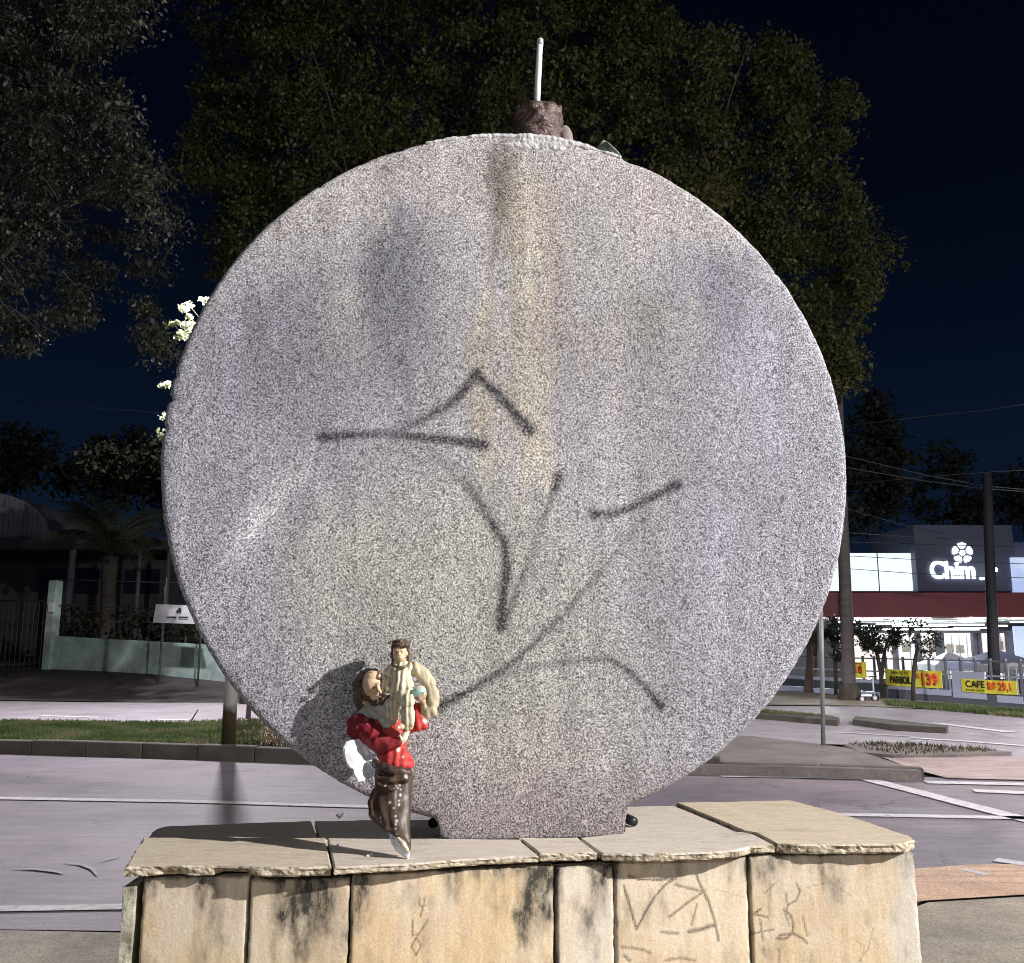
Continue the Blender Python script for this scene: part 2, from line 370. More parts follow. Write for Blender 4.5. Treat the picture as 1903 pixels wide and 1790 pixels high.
i3 = struct(MB().prism(gpx([(1380, 1316), (1545, 1330), (1560, 1334), (1556, 1339), (1440, 1329), (1380, 1325)], .1), -.02, .10).build('grass_island', M['kerb']))
i4 = struct(MB().prism(gpx([(1590, 1331), (1690, 1341), (1762, 1349), (1758, 1352), (1660, 1347), (1584, 1337)], .1), -.02, .10).build('kerb_island', M['kerb']))
tag(grass('island_grass', 1500, tri_s([(1390, 1318), (1540, 1331), (1440, 1327), (1400, 1322)], .10), .04, M['grass']), 'tufts of grass on the far island', kind='stuff')
tag(grass('dry_tufts', 420, tri_s([(1568, 1383), (1640, 1380), (1800, 1390), (1860, 1397), (1660, 1403)], .05), .05, M['drygrass']), 'dry tufts on the dirt island', kind='stuff')

# left forecourt rising behind the far road
def lotz(x, y):
    t = min(1, max(0, (y - 23.5) / 5.5)); return .78 * t * t * (3 - 2 * t) * min(1, max(0, (-x - 2) / 9))
V = []; Fs = []; nx, ny = 40, 26
for j in range(ny):
    for i in range(nx):
        x = -60 + 62 * i / (nx - 1); yy = 22.6 + (12.0 if j == ny - 1 else 8.5) * (j / (ny - 1)) + (-x - 6) * .18 * (1 if x < -6 else 0)
        if j == ny - 1: yy += 60
        V.append((x, yy, .006 + lotz(x, yy - max(0, (-x - 6) * .18))))
for j in range(ny - 1):
    for i in range(nx - 1): Fs.append((j * nx + i, j * nx + i + 1, (j + 1) * nx + i + 1, (j + 1) * nx + i))
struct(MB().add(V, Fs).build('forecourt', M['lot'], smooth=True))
# right: verge with grass before the shop fence
flat('far_pavement', [(3, 22.5), (8.0, 21.7), (10.9, 19.5), (16.2, 18.1), (40, 17), (40, 24), (12, 24.4), (9.5, 27.5), (3, 30)], .012, M['pave'])
flat('shop_verge', gpx([(1640, 1303), (1903, 1322), (2100, 1338), (2100, 1352), (1903, 1334), (1775, 1321), (1650, 1312)]), .016, M['grass_base'])
tag(grass('verge_grass', 9000, tri_s([(1642, 1304), (1760, 1312), (1903, 1322), (2000, 1331), (1903, 1334), (1775, 1321), (1650, 1311)], .016), .07, M['grass'], .014), 'green grass strip before the shop fence', kind='stuff')
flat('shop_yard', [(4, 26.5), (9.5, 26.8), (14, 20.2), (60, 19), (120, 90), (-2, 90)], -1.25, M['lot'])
# ------------------------------------------------------------------ pedestal: core, front panels, cap slabs
ZS = 1.043                                    # top of the cap slabs
ped = thing('pedestal', 'cream stone pedestal clad in graffiti scratched panels with broken cap slabs', 'pedestal', (0.05, 2.3, 0))
def fbm(x, y, z=0., o=4): return noise.fractal(Vector((x, y, z)), .9, 2.1, o)
# the cladding follows the slab front: corner points of the six panels, found along the joints
KNX = np.array([-.80, -.36, .085, .21, .53, .93]); KNY = np.array([2.002, 2.013, 2.098, 2.122, 2.180, 2.211])
def onfront(px, py):
    d = ray(px, py); Yq = 2.1
    for _ in range(30): Yq = float(np.interp(d[0] / d[1] * Yq, KNX, KNY))
    return np.array([d[0] / d[1] * Yq, Yq])
joints = [262, 463.5, 651, 1032, 1141, 1391, 1701]
JP = [onfront(x, 1650 if x < 1600 else 1620) for x in joints]
core = MB().prism([tuple(q + np.array([0, .034])) for q in JP] + [tuple(JP[-1] + np.array([-.16, .47])), tuple(JP[0] + np.array([.0, .42]))], 0, 1.012)
M['core'] = pm('mortar core', (.045, .05, .045), (.09, .09, .075), 7, .9, .4, 30)
core.build('core', M['core'], ped)
def seg_d(P, pts):
    """distance of points P (N,2) to a polyline, and the parameter along it"""
    best = np.full(len(P), 1e9); tt = np.zeros(len(P)); pts = np.asarray(pts, float); n = len(pts) - 1
    for i in range(n):
        a, b = pts[i], pts[i + 1]; d = b - a; L = max(d @ d, 1e-9); t = np.clip(((P - a) @ d) / L, 0, 1)
        q = np.hypot(*(P - a - t[:, None] * d).T); m = q < best; best[m] = q[m]; tt[m] = (i + t[m]) / n
    return best, tt
def z7(*p): return [(1120 + .2312 * x, 1580 + .2312 * y) for x, y in p]
def z4(*p): return [(200 + .3994 * x, 1460 + .3994 * y) for x, y in p]
SCR = [(z7(*p), wd, op) for p, wd, op in [
    (((165, 290), (200, 400), (235, 520), (270, 640)), 2.2, .8), (((270, 640), (340, 500), (420, 370), (500, 280), (580, 230)), 1.9, .85), (((210, 205), (280, 235), (420, 240), (580, 230)), 2.2, .9),
    (((750, 200), (790, 300), (850, 420), (900, 580), (930, 730)), 2.3, .8), (((790, 350), (700, 410), (610, 480), (530, 540)), 2.2, .7), (((580, 280), (700, 310), (810, 340)), 2.8, .6),
    (((760, 430), (710, 600)), 1.8, .6), (((690, 660), (800, 635), (900, 600)), 3.6, .75), (((470, 660), (540, 668), (600, 672)), 2.6, .6),
    (((150, 780), (250, 790), (330, 805), (380, 830)), 2.6, .6), (((170, 850), (215, 890)), 3, .7), (((500, 890), (620, 868), (740, 890)), 2.4, .6), (((900, 320), (1140, 380)), 1.2, .25),
    (((1270, 475), (1210, 515), (1320, 540)), 2.0, .75), (((1260, 560), (1285, 730)), 1.8, .6), (((1200, 675), (1290, 655), (1370, 640)), 1.8, .6), (((1470, 350), (1480, 500)), 1.8, .6),
    (((1555, 270), (1585, 330), (1550, 410), (1490, 440)), 1.8, .65), (((1455, 480), (1510, 530), (1530, 600), (1520, 670), (1470, 715), (1400, 715), (1430, 685), (1530, 675), (1600, 710), (1640, 750)), 2.2, .75),
    (((1460, 500), (1495, 610)), 2.0, .5), (((1605, 535), (1640, 690)), 1.8, .6), (((1380, 270), (1300, 350)), 1.6, .5), (((1415, 800), (1415, 900)), 2.4, .6), (((1290, 790), (1300, 860)), 1.6, .4)]]
SCR += [(z4(*p), wd, op) for p, wd, op in [(((1452, 520), (1450, 560), (1480, 558)), 1.4, .75), (((1476, 518), (1454, 612)), 1.4, .75), (((1418, 630), (1415, 700), (1442, 698), (1490, 625)), 1.4, .7), (((1436, 706), (1412, 748), (1433, 792), (1456, 748), (1436, 706)), 1.5, .75)]]
SCR += [([(1585, 1745), (1605, 1760), (1600, 1790)], 1.2, .3), ([(1622, 1725), (1612, 1765), (1590, 1795)], 1.2, .4), ([(1500, 1650), (1540, 1640), (1580, 1665)], 1.1, .3)]
# dark run-off stains below the cap: (x0, x1, bottom y, strength)
STN = [(262, 300, 1672, .5), (345, 425, 1712, .8), (455, 475, 1690, .6), (525, 645, 1745, .85), (650, 705, 1720, .6), (545, 575, 1790, .4), (955, 1030, 1752, 1.0), (985, 1012, 1770, .6), (1085, 1140, 1730, .55), (1032, 1050, 1680, .35), (1405, 1462, 1675, .6), (1425, 1437, 1735, .45), (870, 960, 1640, .35), (380, 420, 1790, .4)]
kp = NT('cream stone panels'); c = kp.ramp(kp.noise(5, 6, .65), [(.3, (.60, .48, .355)), (.5, (.68, .565, .43)), (.72, (.71, .635, .515))])
c = kp.mix(kp.attr('warm'), c, (.64, .46, .25))
c = kp.mix(kp.attr('pale'), c, (.62, .585, .52))
gr = kp.noise(60, 4, .7, stretch=(1, 1, .12)); c = kp.mix(.35, c, kp.ramp(gr, [(.3, .28), (.7, .72)]), 'OVERLAY')
spk = kp.noise(230, 2, .6); c = kp.mix(.3, c, kp.ramp(spk, [(.3, .25), (.7, .75)]), 'OVERLAY')
st = kp.math('MULTIPLY', kp.attr('stain'), kp.ramp(kp.noise(55, 6, .8, stretch=(1, 1, .4)), [(.34, .35), (.58, 1.15)]), True)
c = kp.mix(st, c, (.052, .047, .038))
c = kp.mix(kp.math('MULTIPLY', kp.attr('scratch'), kp.ramp(kp.noise(420, 2, .6), [(.36, .25), (.55, 1.)]), True), c, (.05, .038, .028))
kp.col(c); kp.rough(.75, .3); kp.bump(kp.math('ADD', kp.noise(60, 5, .7), kp.math('MULTIPLY', kp.attr('scratch'), -.6)), .35, .004)
for i in range(6):
    PA = JP[i]; pe = (JP[i + 1] - PA); Lp = np.linalg.norm(pe); pe = pe / Lp; pnrm = np.array([pe[1], -pe[0]])
    u0, u1 = .0028, Lp - .0028
    if i == 5: u1 = Lp
    dz = [0, -.006, .002, -.002, .004, .004][i]; ztop = 1.016 + dz; dep = [-.003, .001, -.002, .003, 0, .002][i]
    us = np.linspace(u0, u1, max(8, int((u1 - u0) / .0034))); zs = np.concatenate([np.linspace(0, .73, 4), np.linspace(.745, ztop, 84)])
    U, Z = np.meshgrid(us, zs); n1, n2 = U.shape
    edge = np.minimum(np.minimum(U - u0, u1 - U), ztop - Z)
    out = dep - .003 * np.exp(-np.maximum(edge, 0) / .0018)
    X = PA[0] + pe[0] * U + pnrm[0] * out; Y = PA[1] + pe[1] * U + pnrm[1] * out
    P = np.stack([X, Y, Z], -1).reshape(-1, 3)
    # wobble the edges
    wob = np.array([fbm(p[0] * 30, p[2] * 30, i) * .0022 for p in P]); eg = np.exp(-np.maximum(edge.ravel(), 0) / .006)
    P[:, 0] += wob * eg * pe[0]; P[:, 2] += wob * eg * .6
    v = P - _C; zz = v @ _F; PX = np.stack([CX + FPX * (v @ _R) / zz, CY - FPX * (v @ _U) / zz], 1)
    sc = np.zeros(len(P))
    for pts, wd, op in SCR:
        d, t = seg_d(PX, pts); sc = np.maximum(sc, min(1, op * 1.15) * np.clip(1.4 - d / (wd * 1.15), 0, 1))
    nz = np.array([fbm(p[0] * 22, p[2] * 9, 3.3) for p in P]); nz2 = np.array([fbm(p[0] * 9, p[2] * 7, 8.1) for p in P])
    stn = np.zeros(len(P))
    for x0, x1, yb, sg in STN:
        g = np.clip(np.minimum(PX[:, 0] - x0, x1 - PX[:, 0]) / ((x1 - x0) * .28) + nz * .9, 0, 1) * np.clip((yb - PX[:, 1]) / 60 + nz * .5, 0, 1); stn = np.maximum(stn, sg * g)
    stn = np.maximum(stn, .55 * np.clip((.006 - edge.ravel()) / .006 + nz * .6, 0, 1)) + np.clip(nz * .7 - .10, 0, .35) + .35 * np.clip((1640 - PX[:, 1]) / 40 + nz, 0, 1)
    warm = np.clip(.25 + nz2 * .9 + (.35 if i in (2,) else .2 if i == 5 else 0) + (PX[:, 1] - 1720) / 260, 0, .8) * (1 if i != 3 else 0.1)
    pale = np.clip(.35 + nz2 * .6, 0, 1) * [.25, .3, .1, .9, .45, .3][i]
    if i == 5: pale = np.maximum(pale, np.clip((PX[:, 0] - 1640) / 50, 0, .8))
    idx = np.arange(n1 * n2).reshape(n1, n2)
    Fq = np.stack([idx[:-1, :-1], idx[:-1, 1:], idx[1:, 1:], idx[1:, :-1]], -1).reshape(-1, 4)
    # back and rim
    nb = len(P); rim = np.concatenate([idx[0, :], idx[1:, -1], idx[-1, -2::-1], idx[-2:0:-1, 0]])
    Bk = P[rim].copy(); Bk[:, 0] -= pnrm[0] * .03; Bk[:, 1] -= pnrm[1] * .03
    r2 = np.roll(np.arange(len(rim)), -1); FR = np.stack([rim[np.arange(len(rim))], nb + np.arange(len(rim)), nb + r2, rim[r2]], -1)
    me = npmesh('panel', np.concatenate([P, Bk]), np.concatenate([Fq, FR]))
    pad = lambda a, q=0.: np.concatenate([a, np.full(len(rim), q)])
    fattr(me, 'scratch', pad(sc)); fattr(me, 'stain', pad(np.clip(stn, 0, 1), .6)); fattr(me, 'warm', pad(warm)); fattr(me, 'pale', pad(pale))
    o = link('panel', me, kp.m, ped, True); o['label'] = ['narrow stained panel at the left end', 'second panel with dark run-off stain', 'wide yellowish panel with a small arrow doodle', 'narrow pale grey panel', 'panel scratched with large letters V and A', 'right end panel with scrawled initials'][i]
# side cladding seen edge-on at the left end
M['edge'] = pm('rough chipped stone edge', (.50, .47, .38), (.13, .12, .09), 26, .85, .6, 70)
sv = MB(); pe = (JP[1] - JP[0]) / np.linalg.norm(JP[1] - JP[0]); pnrm = np.array([pe[1], -pe[0]]); sp0 = JP[0] - pe * .021
ring = []
for k in range(16):
    z = k / 15 * 1.0; 
    for (a, b) in ((-.012, .006), (.010, .006), (.010, -.40), (-.012, -.40)):
        q = sp0 + pe * (a + random.uniform(-.002, .002)) + pnrm * (b + random.uniform(-.003, .003)); ring.append((q[0], q[1], z))
sv.add(ring, [(4 * k + i, 4 * k + (i + 1) % 4, 4 * k + 4 + (i + 1) % 4, 4 * k + 4 + i) for k in range(15) for i in range(4)] + [(63, 62, 61, 60)])
sv.build('side_panel', M['edge'], ped)
# cap slabs
def slab_mat(name, a, b, cc):
    k = NT(name); s1 = k.noise(9, 6, .65, stretch=(.8, 3.5, 3)); c = k.ramp(s1, [(.3, a), (.5, b), (.7, cc)])
    f2 = k.noise(120, 3, .7, stretch=(.5, 1.6, 1)); c = k.mix(.4, c, k.ramp(f2, [(.3, .3), (.7, .7)]), 'OVERLAY')
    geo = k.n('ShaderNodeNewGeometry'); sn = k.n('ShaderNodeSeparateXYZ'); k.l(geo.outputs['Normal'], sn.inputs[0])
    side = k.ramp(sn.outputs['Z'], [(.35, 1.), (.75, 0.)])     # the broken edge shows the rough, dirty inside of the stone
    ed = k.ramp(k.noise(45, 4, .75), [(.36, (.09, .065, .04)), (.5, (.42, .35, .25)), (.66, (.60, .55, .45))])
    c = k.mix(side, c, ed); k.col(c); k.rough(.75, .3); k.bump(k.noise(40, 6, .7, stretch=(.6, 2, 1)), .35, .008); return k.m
M['slab_a'] = slab_mat('sandy cap slab', (.51, .425, .325), (.57, .49, .39), (.43, .36, .275))
M['slab_b'] = slab_mat('pinkish cap slab', (.52, .45, .38), (.58, .52, .45), (.44, .38, .31))
M['slab_c'] = slab_mat('golden cap slab', (.53, .445, .325), (.58, .495, .375), (.45, .37, .27))
def slab(px, zt, th, mat, jag, label=None, jamp=.004, binset=None, parent=None):
    """px: corner pixels on the slab's top plane, jag: indices of rough edges"""
    C = [Vector(onz(x, y, ZS)[:2]) for x, y in px]; n = len(C); O = []
    for i in range(n):
        a, b = C[i], C[(i + 1) % n]; L = (b - a).length; m = max(1, int(L / (.007 if i in jag else .03)))
        for k in range(m):
            p = a + (b - a) * k / m; O.append((p, 1. if i in jag else .15))
    cen = sum((p for p, _ in O), Vector((0, 0))) / len(O); N = len(O)
    area = sum(O[i][0].x * O[(i + 1) % N][0].y - O[(i + 1) % N][0].x * O[i][0].y for i in range(N)); sg = 1 if area > 0 else -1
    rings = [(0, .003), (.0035, 0), (th * .45, .001), (th * .8, 0), (th, .003)]; V = []
    for r, (dz, ins) in enumerate(rings):
        for i in range(N):
            p, jg = O[i]; t = (O[(i + 1) % N][0] - O[i - 1][0]).normalized(); nn = Vector((-t.y, t.x)) * sg   # inward
            j = jamp * jg * (fbm(p.x * 26 + r * .35, p.y * 26, zt + r * .6) * 1.3 + random.uniform(-.25, .25) * (r > 0)) + .002 * jg * abs(fbm(p.x * 90, p.y * 90, 5))
            q = p + nn * (ins + j)
            if binset is not None and r >= 2: q = q + nn * binset(p) * (.4 if r == 2 else 1)
            V.append((q.x, q.y, zt - dz + (fbm(p.x * 9, p.y * 9, 1) * .0012 if r < 2 else 0)))
    Fs = [tuple(range(N)), tuple(range((len(rings) - 1) * N, len(rings) * N))[::-1]]
    for r in range(len(rings) - 1):
        for i in range(N): Fs.append((r * N + i, (r + 1) * N + i, (r + 1) * N + (i + 1) % N, r * N + (i + 1) % N))
    o = MB().add(V, Fs).build('cap_slab', mat, parent or ped)
    if label: o['label'] = label
    return o
def notch(p):
    x = pix((p.x, p.y, ZS))[0]; return .030 * max(0, min(1, (x - 398) / 8)) * max(0, min(1, (476 - x) / 30)) + .012 * max(0, min(1, (x - 290) / 12)) * max(0, min(1, (352 - x) / 14))
slab([(232, 1612), (330, 1610), (408, 1609), (470, 1611), (540, 1613), (616, 1610), (605, 1557), (266, 1556)], ZS, .0185, M['slab_a'], {0, 1, 2, 3, 4, 7}, 'left front cap slab with a broken lower edge', .0035, notch)
slab([(621, 1612), (760, 1605), (880, 1596), (958, 1592), (1001, 1590), (965, 1560), (800, 1558), (609, 1558)], ZS, .0150, M['slab_b'], {0, 1, 2, 3}, 'front cap slab under the figurine', .0025)
slab([(1005, 1589), (1060, 1588), (1110, 1585), (1074, 1558), (968, 1560)], ZS + .002, .017, M['slab_b'], {0, 1}, 'small chipped front cap slab', .0045)
slab([(1118, 1586), (1200, 1588), (1330, 1583), (1372, 1580), (1395, 1573), (1440, 1571), (1402, 1551), (1378, 1546), (1150, 1549), (1078, 1557)], ZS, .0165, M['slab_b'], {0, 1, 2, 3, 4}, 'right front cap slab with a fresh white chip', .003)
slab([(1444, 1571), (1482, 1573), (1560, 1573), (1640, 1572), (1682, 1571), (1700, 1564), (1686, 1555), (1562, 1514), (1470, 1490), (1257, 1494), (1384, 1547), (1406, 1551)], ZS + .004, .021, M['slab_c'], {0, 1, 2, 3, 4, 5, 6, 7, 8}, 'large golden cap slab at the right end', .0035)
ZR = ZS - .004
slab([(268, 1553), (601, 1555), (592, 1545), (579, 1514), (310, 1523), (288, 1529)], ZR - .012, .018, M['slab_a'], {3, 4, 5}, 'shaded left rear cap slab', .003)
slab([(604, 1556), (810, 1556), (960, 1556), (960, 1508), (779, 1512), (585, 1514), (596, 1545)], ZR - .012, .018, M['slab_b'], {4}, 'shaded middle rear cap slab behind the figurine', .003)
slab([(964, 1556), (1150, 1547), (1376, 1544), (1251, 1494), (1140, 1498), (964, 1506)], ZR, .018, M['slab_b'], {3}, 'right rear cap slab behind the disc foot', .003)

# ------------------------------------------------------------------ the disc
DE = np.array([.9966, .083, 0]); DN = np.array([.083, -.9966, 0]); D0 = np.array([-.02, 2.2735 - .02 * .083, 0])
def dpl(x, y):                                 # pixel -> (u, z) on the disc's front plane
    P = onpl(x, y, D0, DN); return float((P - D0) @ DE), float(P[2])
uL, uR = dpl(297, 850)[0], dpl(1576, 878)[0]; zT = dpl(937, 249)[1]
uc = (uL + uR) / 2; ru = (uR - uL) / 2; zc = 1.968; rt = zT - zc; rb = .905; TH = .17
disc = thing('disc_sculpture', 'huge upright disc of speckled grey granite concrete with black spray graffiti on the pedestal', 'sculpture', tuple(D0 + DE * uc + np.array([0, .08, ZS])))
NR, NS = 190, 720
ang = np.linspace(0, 2 * np.pi, NS, endpoint=False); rr = np.concatenate([[0], np.linspace(0, 1, NR)[1:] ** .92])
wobr = np.array([1 + .0016 * fbm(math.cos(a) * 14, math.sin(a) * 14) + .0012 * fbm(math.cos(a) * 60, math.sin(a) * 60, 4) for a in ang])
# small chips out of the rim
for a0, wd, dp in ((3.00, .010, .012), (3.09, .012, .008), (2.93, .008, .006), (1.93, .03, .004), (1.20, .025, .005), (2.2, .006, .004), (.62, .006, .005)):
    wobr -= dp * np.exp(-((ang - a0) / wd) ** 2)
A, Rr = np.meshgrid(ang, rr[1:])
flatbot = np.ones_like(A)
Uu = uc + ru * Rr * np.cos(A) * wobr; Zz = zc + np.where(np.sin(A) > 0, rt, rb) * Rr * np.sin(A) * wobr
uf0 = dpl(816, 1540)[0]; uf1 = dpl(1164, 1538)[0]           # the foot: the rim runs straight down to the slab
zarc = zc - rb * np.sqrt(np.clip(1 - ((Uu - uc) / ru) ** 2, 0, 1))
ft = np.clip((Rr - .82) / .18, 0, 1) ** 2 * (np.sin(A) < 0) * np.clip(np.minimum(Uu - uf0, uf1 - Uu) / .010 + .5, 0, 1)
Zz = Zz - ft * np.maximum(0, zarc - (ZS - .006))
edge = (1 - Rr) * ru; outn = -.010 * np.exp(-edge / .006) * np.where((np.sin(A) < -.9), np.clip((np.abs(Uu - .05) - .17) / .05, 0, 1), 1)
nzr = np.zeros_like(Uu)
P = D0 + Uu[..., None] * DE + outn[..., None] * DN; P[..., 2] = Zz
P = P.reshape(-1, 3); cen = D0 + uc * DE; cen[2] = zc
P = np.concatenate([cen[None], P])
Fq = []; ii = np.arange(NS); jj = np.roll(ii, -1)
for r in range(NR - 2):
    a = 1 + r * NS; b = a + NS; Fq.append(np.stack([a + ii, b + ii, b + jj, a + jj], -1))
Fq = np.concatenate(Fq); 
fr = P[1 + (NR - 2) * NS:]                    # outer ring of the front
bk = fr - DN * (TH * .5) + 0.; bk2 = fr - DN * TH
nb = len(P); P2 = np.concatenate([P, bk, bk2]); o_ = 1 + (NR - 2) * NS
Fr = np.concatenate([np.stack([o_ + ii, nb + ii, nb + jj, o_ + jj], -1), np.stack([nb + ii, nb + NS + ii, nb + NS + jj, nb + jj], -1)])
cb = cen - DN * TH; P2 = np.concatenate([P2, cb[None]]); ci = len(P2) - 1
step = 2
Fb = np.stack([np.full(NS // 2, ci), nb + NS + (ii[::2] + 2) % NS, nb + NS + ii[::2] + 1, nb + NS + ii[::2]], -1)
Fc = np.stack([np.zeros(NS // 2, int), 1 + ii[::2], 1 + ii[::2] + 1, 1 + (ii[::2] + 2) % NS], -1)
me = npmesh('disc', P2, np.concatenate([Fq, Fr, Fb, Fc]))
v = P2 - _C; zz = v @ _F; PX = np.stack([CX + FPX * (v @ _R) / zz, CY - FPX * (v @ _U) / zz], 1); X, Y = PX.T
# weathering tint (multiplies the stone): vertical run-off streaks and blotches that belong to the stone
nA = np.array([fbm(x / 130, y / 260, 1.) for x, y in PX]); nB = np.array([fbm(x / 45, y / 330, 5.) for x, y in PX]); nC = np.array([fbm(x / 230, y / 230, 9.) for x, y in PX]); nD = np.array([fbm(x / 22, y / 60, 13.) for x, y in PX])
T = np.ones((len(P2), 3)) * np.array([.86, .868, .885])
def blend(m, c): 
    global T; m = np.clip(m, 0, 1)[:, None]; T = T * (1 - m) + np.array(c) * m
def g(a, s): return np.exp(-(a / s) ** 2)
rad = np.hypot((X - 937) / 640, (Y - 885) / 650)
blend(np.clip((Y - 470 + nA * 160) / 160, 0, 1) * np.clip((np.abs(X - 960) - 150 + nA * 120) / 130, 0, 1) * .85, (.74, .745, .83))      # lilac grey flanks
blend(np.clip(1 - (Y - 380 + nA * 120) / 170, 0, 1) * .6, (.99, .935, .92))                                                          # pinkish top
blend(g(X - 960 - nA * 60, 260) * np.clip((Y - 850 + nC * 200) / 200, 0, 1) * .8, (.81, .835, .76))                                 # greenish centre
for x0, s, y0, y1, c, m in ((600, 150, 440, 880, (.72, .725, .78), .5), (760, 70, 360, 760, (.70, .71, .75), .5), (1330, 120, 430, 860, (.74, .745, .81), .45), (1160, 90, 420, 760, (.80, .81, .79), .35), (930, 28, 250, 560, (.52, .48, .43), .95), (988, 33, 285, 1010, (1.05, 1.01, .85), .7), (958, 14, 330, 900, (.80, .74, .60), .5), (1032, 34, 300, 820, (.80, .72, .68), .6), (905, 24, 520, 1010, (.98, .89, .72), .55),
                            (742, 60, 385, 800, (.56, .57, .63), .95), (675, 40, 480, 760, (.64, .65, .70), .8), (515, 66, 505, 840, (.59, .59, .67), .95), (595, 44, 530, 780, (.66, .66, .72), .8), (645, 45, 500, 740, (.80, .80, .76), .5), (430, 40, 560, 900, (.74, .74, .86), .5),
                            (1110, 40, 330, 600, (.78, .81, .77), .6), (1190, 80, 300, 500, (.98, .89, .90), .5), (1340, 80, 440, 800, (.64, .645, .74), .85), (1270, 30, 480, 640, (.76, .77, .80), .5), (1130, 60, 560, 800, (.92, .80, .78), .5), (1225, 75, 520, 800, (.68, .70, .67), .7), (1420, 50, 560, 900, (.76, .76, .90), .5),
                            (870, 30, 265, 430, (.72, .67, .63), .6), (1000, 20, 256, 400, (.70, .64, .58), .5), (820, 30, 280, 400, (.9, .86, .84), .5), (1010, 30, 980, 1250, (.86, .86, .83), .4), (1215, 70, 1050, 1230, (.74, .75, .88), .6), (1340, 60, 900, 1200, (.80, .80, .93), .5), (620, 120, 930, 1300, (.90, .92, .84), .5), (450, 60, 900, 1250, (.80, .79, .92), .4)):
    blend(1.25 * g(X - x0 - nB * 22 - nA * 16, s) * np.clip((Y - y0) / 60 + nB * .8 + nD * .3, 0, 1) * np.clip((y1 - Y) / 190 + nB * .6 + nD * .3, 0, 1) * m * (1 + .5 * nD), c)
blend(np.clip((Y - 1400 + nA * 60) / 120, 0, 1) * .8, (.56, .50, .52))                                                              # darker purplish tone towards the base
blend(g(X - 990, 150) * np.clip((Y - 1250) / 150, 0, 1) * .35, (1., .88, .86))
blend(g((X - Y * -.95 - 1395) / 1.38, 26) * np.clip((X - 385) / 60, 0, 1) * np.clip((610 - X) / 50, 0, 1) * .62, (1.20, 1.17, 1.20))   # pale diagonal scrape
T *= (.97 * (1 + .13 * nA + .10 * nB + .07 * nD))[:, None]
blend(np.clip(1.3 - np.hypot((X - 740) / 200, (Y - 1085) / 210) + nA * .35, 0, 1) * np.clip((1330 - Y) / 120, 0, 1) * .5, (.90, .915, .80))    # paler yellowish patch
arc = np.abs(np.hypot(X - 735, (Y - 1060) * .98) - 225 + nA * 18); blend(g(arc, 26) * np.clip((960 - Y) / 90, 0, 1) * np.clip((X - 640) / 60, 0, 1) * .4, (.60, .61, .62))
T = .80 * (T / .80) ** 1.42; T = T * .80 + T.mean(1, keepdims=True) * .20
GR = [(((600, 812), (620, 811), (666, 808), (712, 805), (770, 812), (838, 818), (898, 827)), 11, 1., .65, 1.), (((745, 800), (762, 790), (800, 771), (838, 750), (862, 725), (885, 692), (908, 717), (946, 756), (984, 800)), 11, .45, 1., 1.),
      (((800, 835), (835, 872), (861, 895), (888, 928), (915, 975), (938, 1010), (942, 1063), (934, 1113), (931, 1164)), 11, .1, .85, 1.05), (((1038, 886), (1024, 930), (1011, 963), (988, 1028), (965, 1090), (948, 1128), (932, 1162)), 10, .95, .22, .9),
      (((1103, 955), (1126, 958), (1168, 946), (1214, 925), (1257, 901)), 10, .8, .75, 1.), (((1225, 930), (1200, 960), (1168, 998), (1107, 1074), (1053, 1136), (992, 1197), (934, 1247), (877, 1281), (810, 1316)), 9, .12, .5, 1.),
      (((880, 1278), (940, 1255), (992, 1239), (1069, 1228), (1130, 1224), (1168, 1248), (1199, 1276), (1227, 1312)), 9, .22, .5, .9)]
paint = np.zeros(len(P2)); FM = np.concatenate([np.ones(nb, bool), np.zeros(len(P2) - nb, bool)])
for pts, wd, o0, om, o1 in GR:
    d, t = seg_d(PX, pts); op = np.where(t < .5, o0 + (om - o0) * t * 2, om + (o1 - om) * (t - .5) * 2)
    ends = (1 + .35 * np.exp(-(np.minimum(t, 1 - t) / .07) ** 2))
    paint = np.maximum(paint, op * np.exp(-(d / (wd * .86 * ends)) ** 2.4))
paint *= FM
fattr(me, 'paint', paint); cattr(me, 'tint', T)
kd = NT('speckled granite concrete')
n1 = kd.noise(235, 3, .8); n2 = kd.noise(460, 2, .7); n3 = kd.noise(70, 3, .7)
f = kd.math('ADD', kd.math('MULTIPLY', n1, .55), kd.math('ADD', kd.math('MULTIPLY', n2, .35), kd.math('MULTIPLY', n3, .10)))
c = kd.ramp(f, [(.42, (.038, .036, .041)), (.47, (.22, .21, .22)), (.515, (.47, .45, .465)), (.575, (.88, .86, .87))])
c = kd.mix(1., c, kd.attr('tint', 'Color'), 'MULTIPLY')
pf = kd.math('MULTIPLY', kd.attr('paint'), kd.ramp(kd.noise(170, 3, .7), [(.40, 1.35), (.60, .5)]), True)
c = kd.mix(pf, c, (.028, .026, .034)); kd.col(c); kd.rough(.8, .25); kd.bump(f, .75, .006)
link('disc', me, kd.m, disc, True)
M['black'] = pm('black plastic', (.008, .009, .010), (.02, .022, .022), 20, .4, .1, 60)
M['brackets'] = pm('rusted iron', (.02, .018, .016), (.06, .07, .055), 30, .7, .5, 90)
for (x, y, s) in ((803, 1530, 1), (1178, 1527, -1)):
    q = onz(x, y + 8, ZS); MB().tube([(q[0], q[1], ZS + .010), (q[0] + .02 * s, q[1] + .05, ZS + .012)], [.012, .012], 12).build('pipe_end', M['black'], disc, True)
q = onz(1155, 1545, ZS); MB().box((q[0], q[1], ZS + .008), (.012, .02, .018), .4).build('bracket', M['brackets'], disc, bevel=.002)
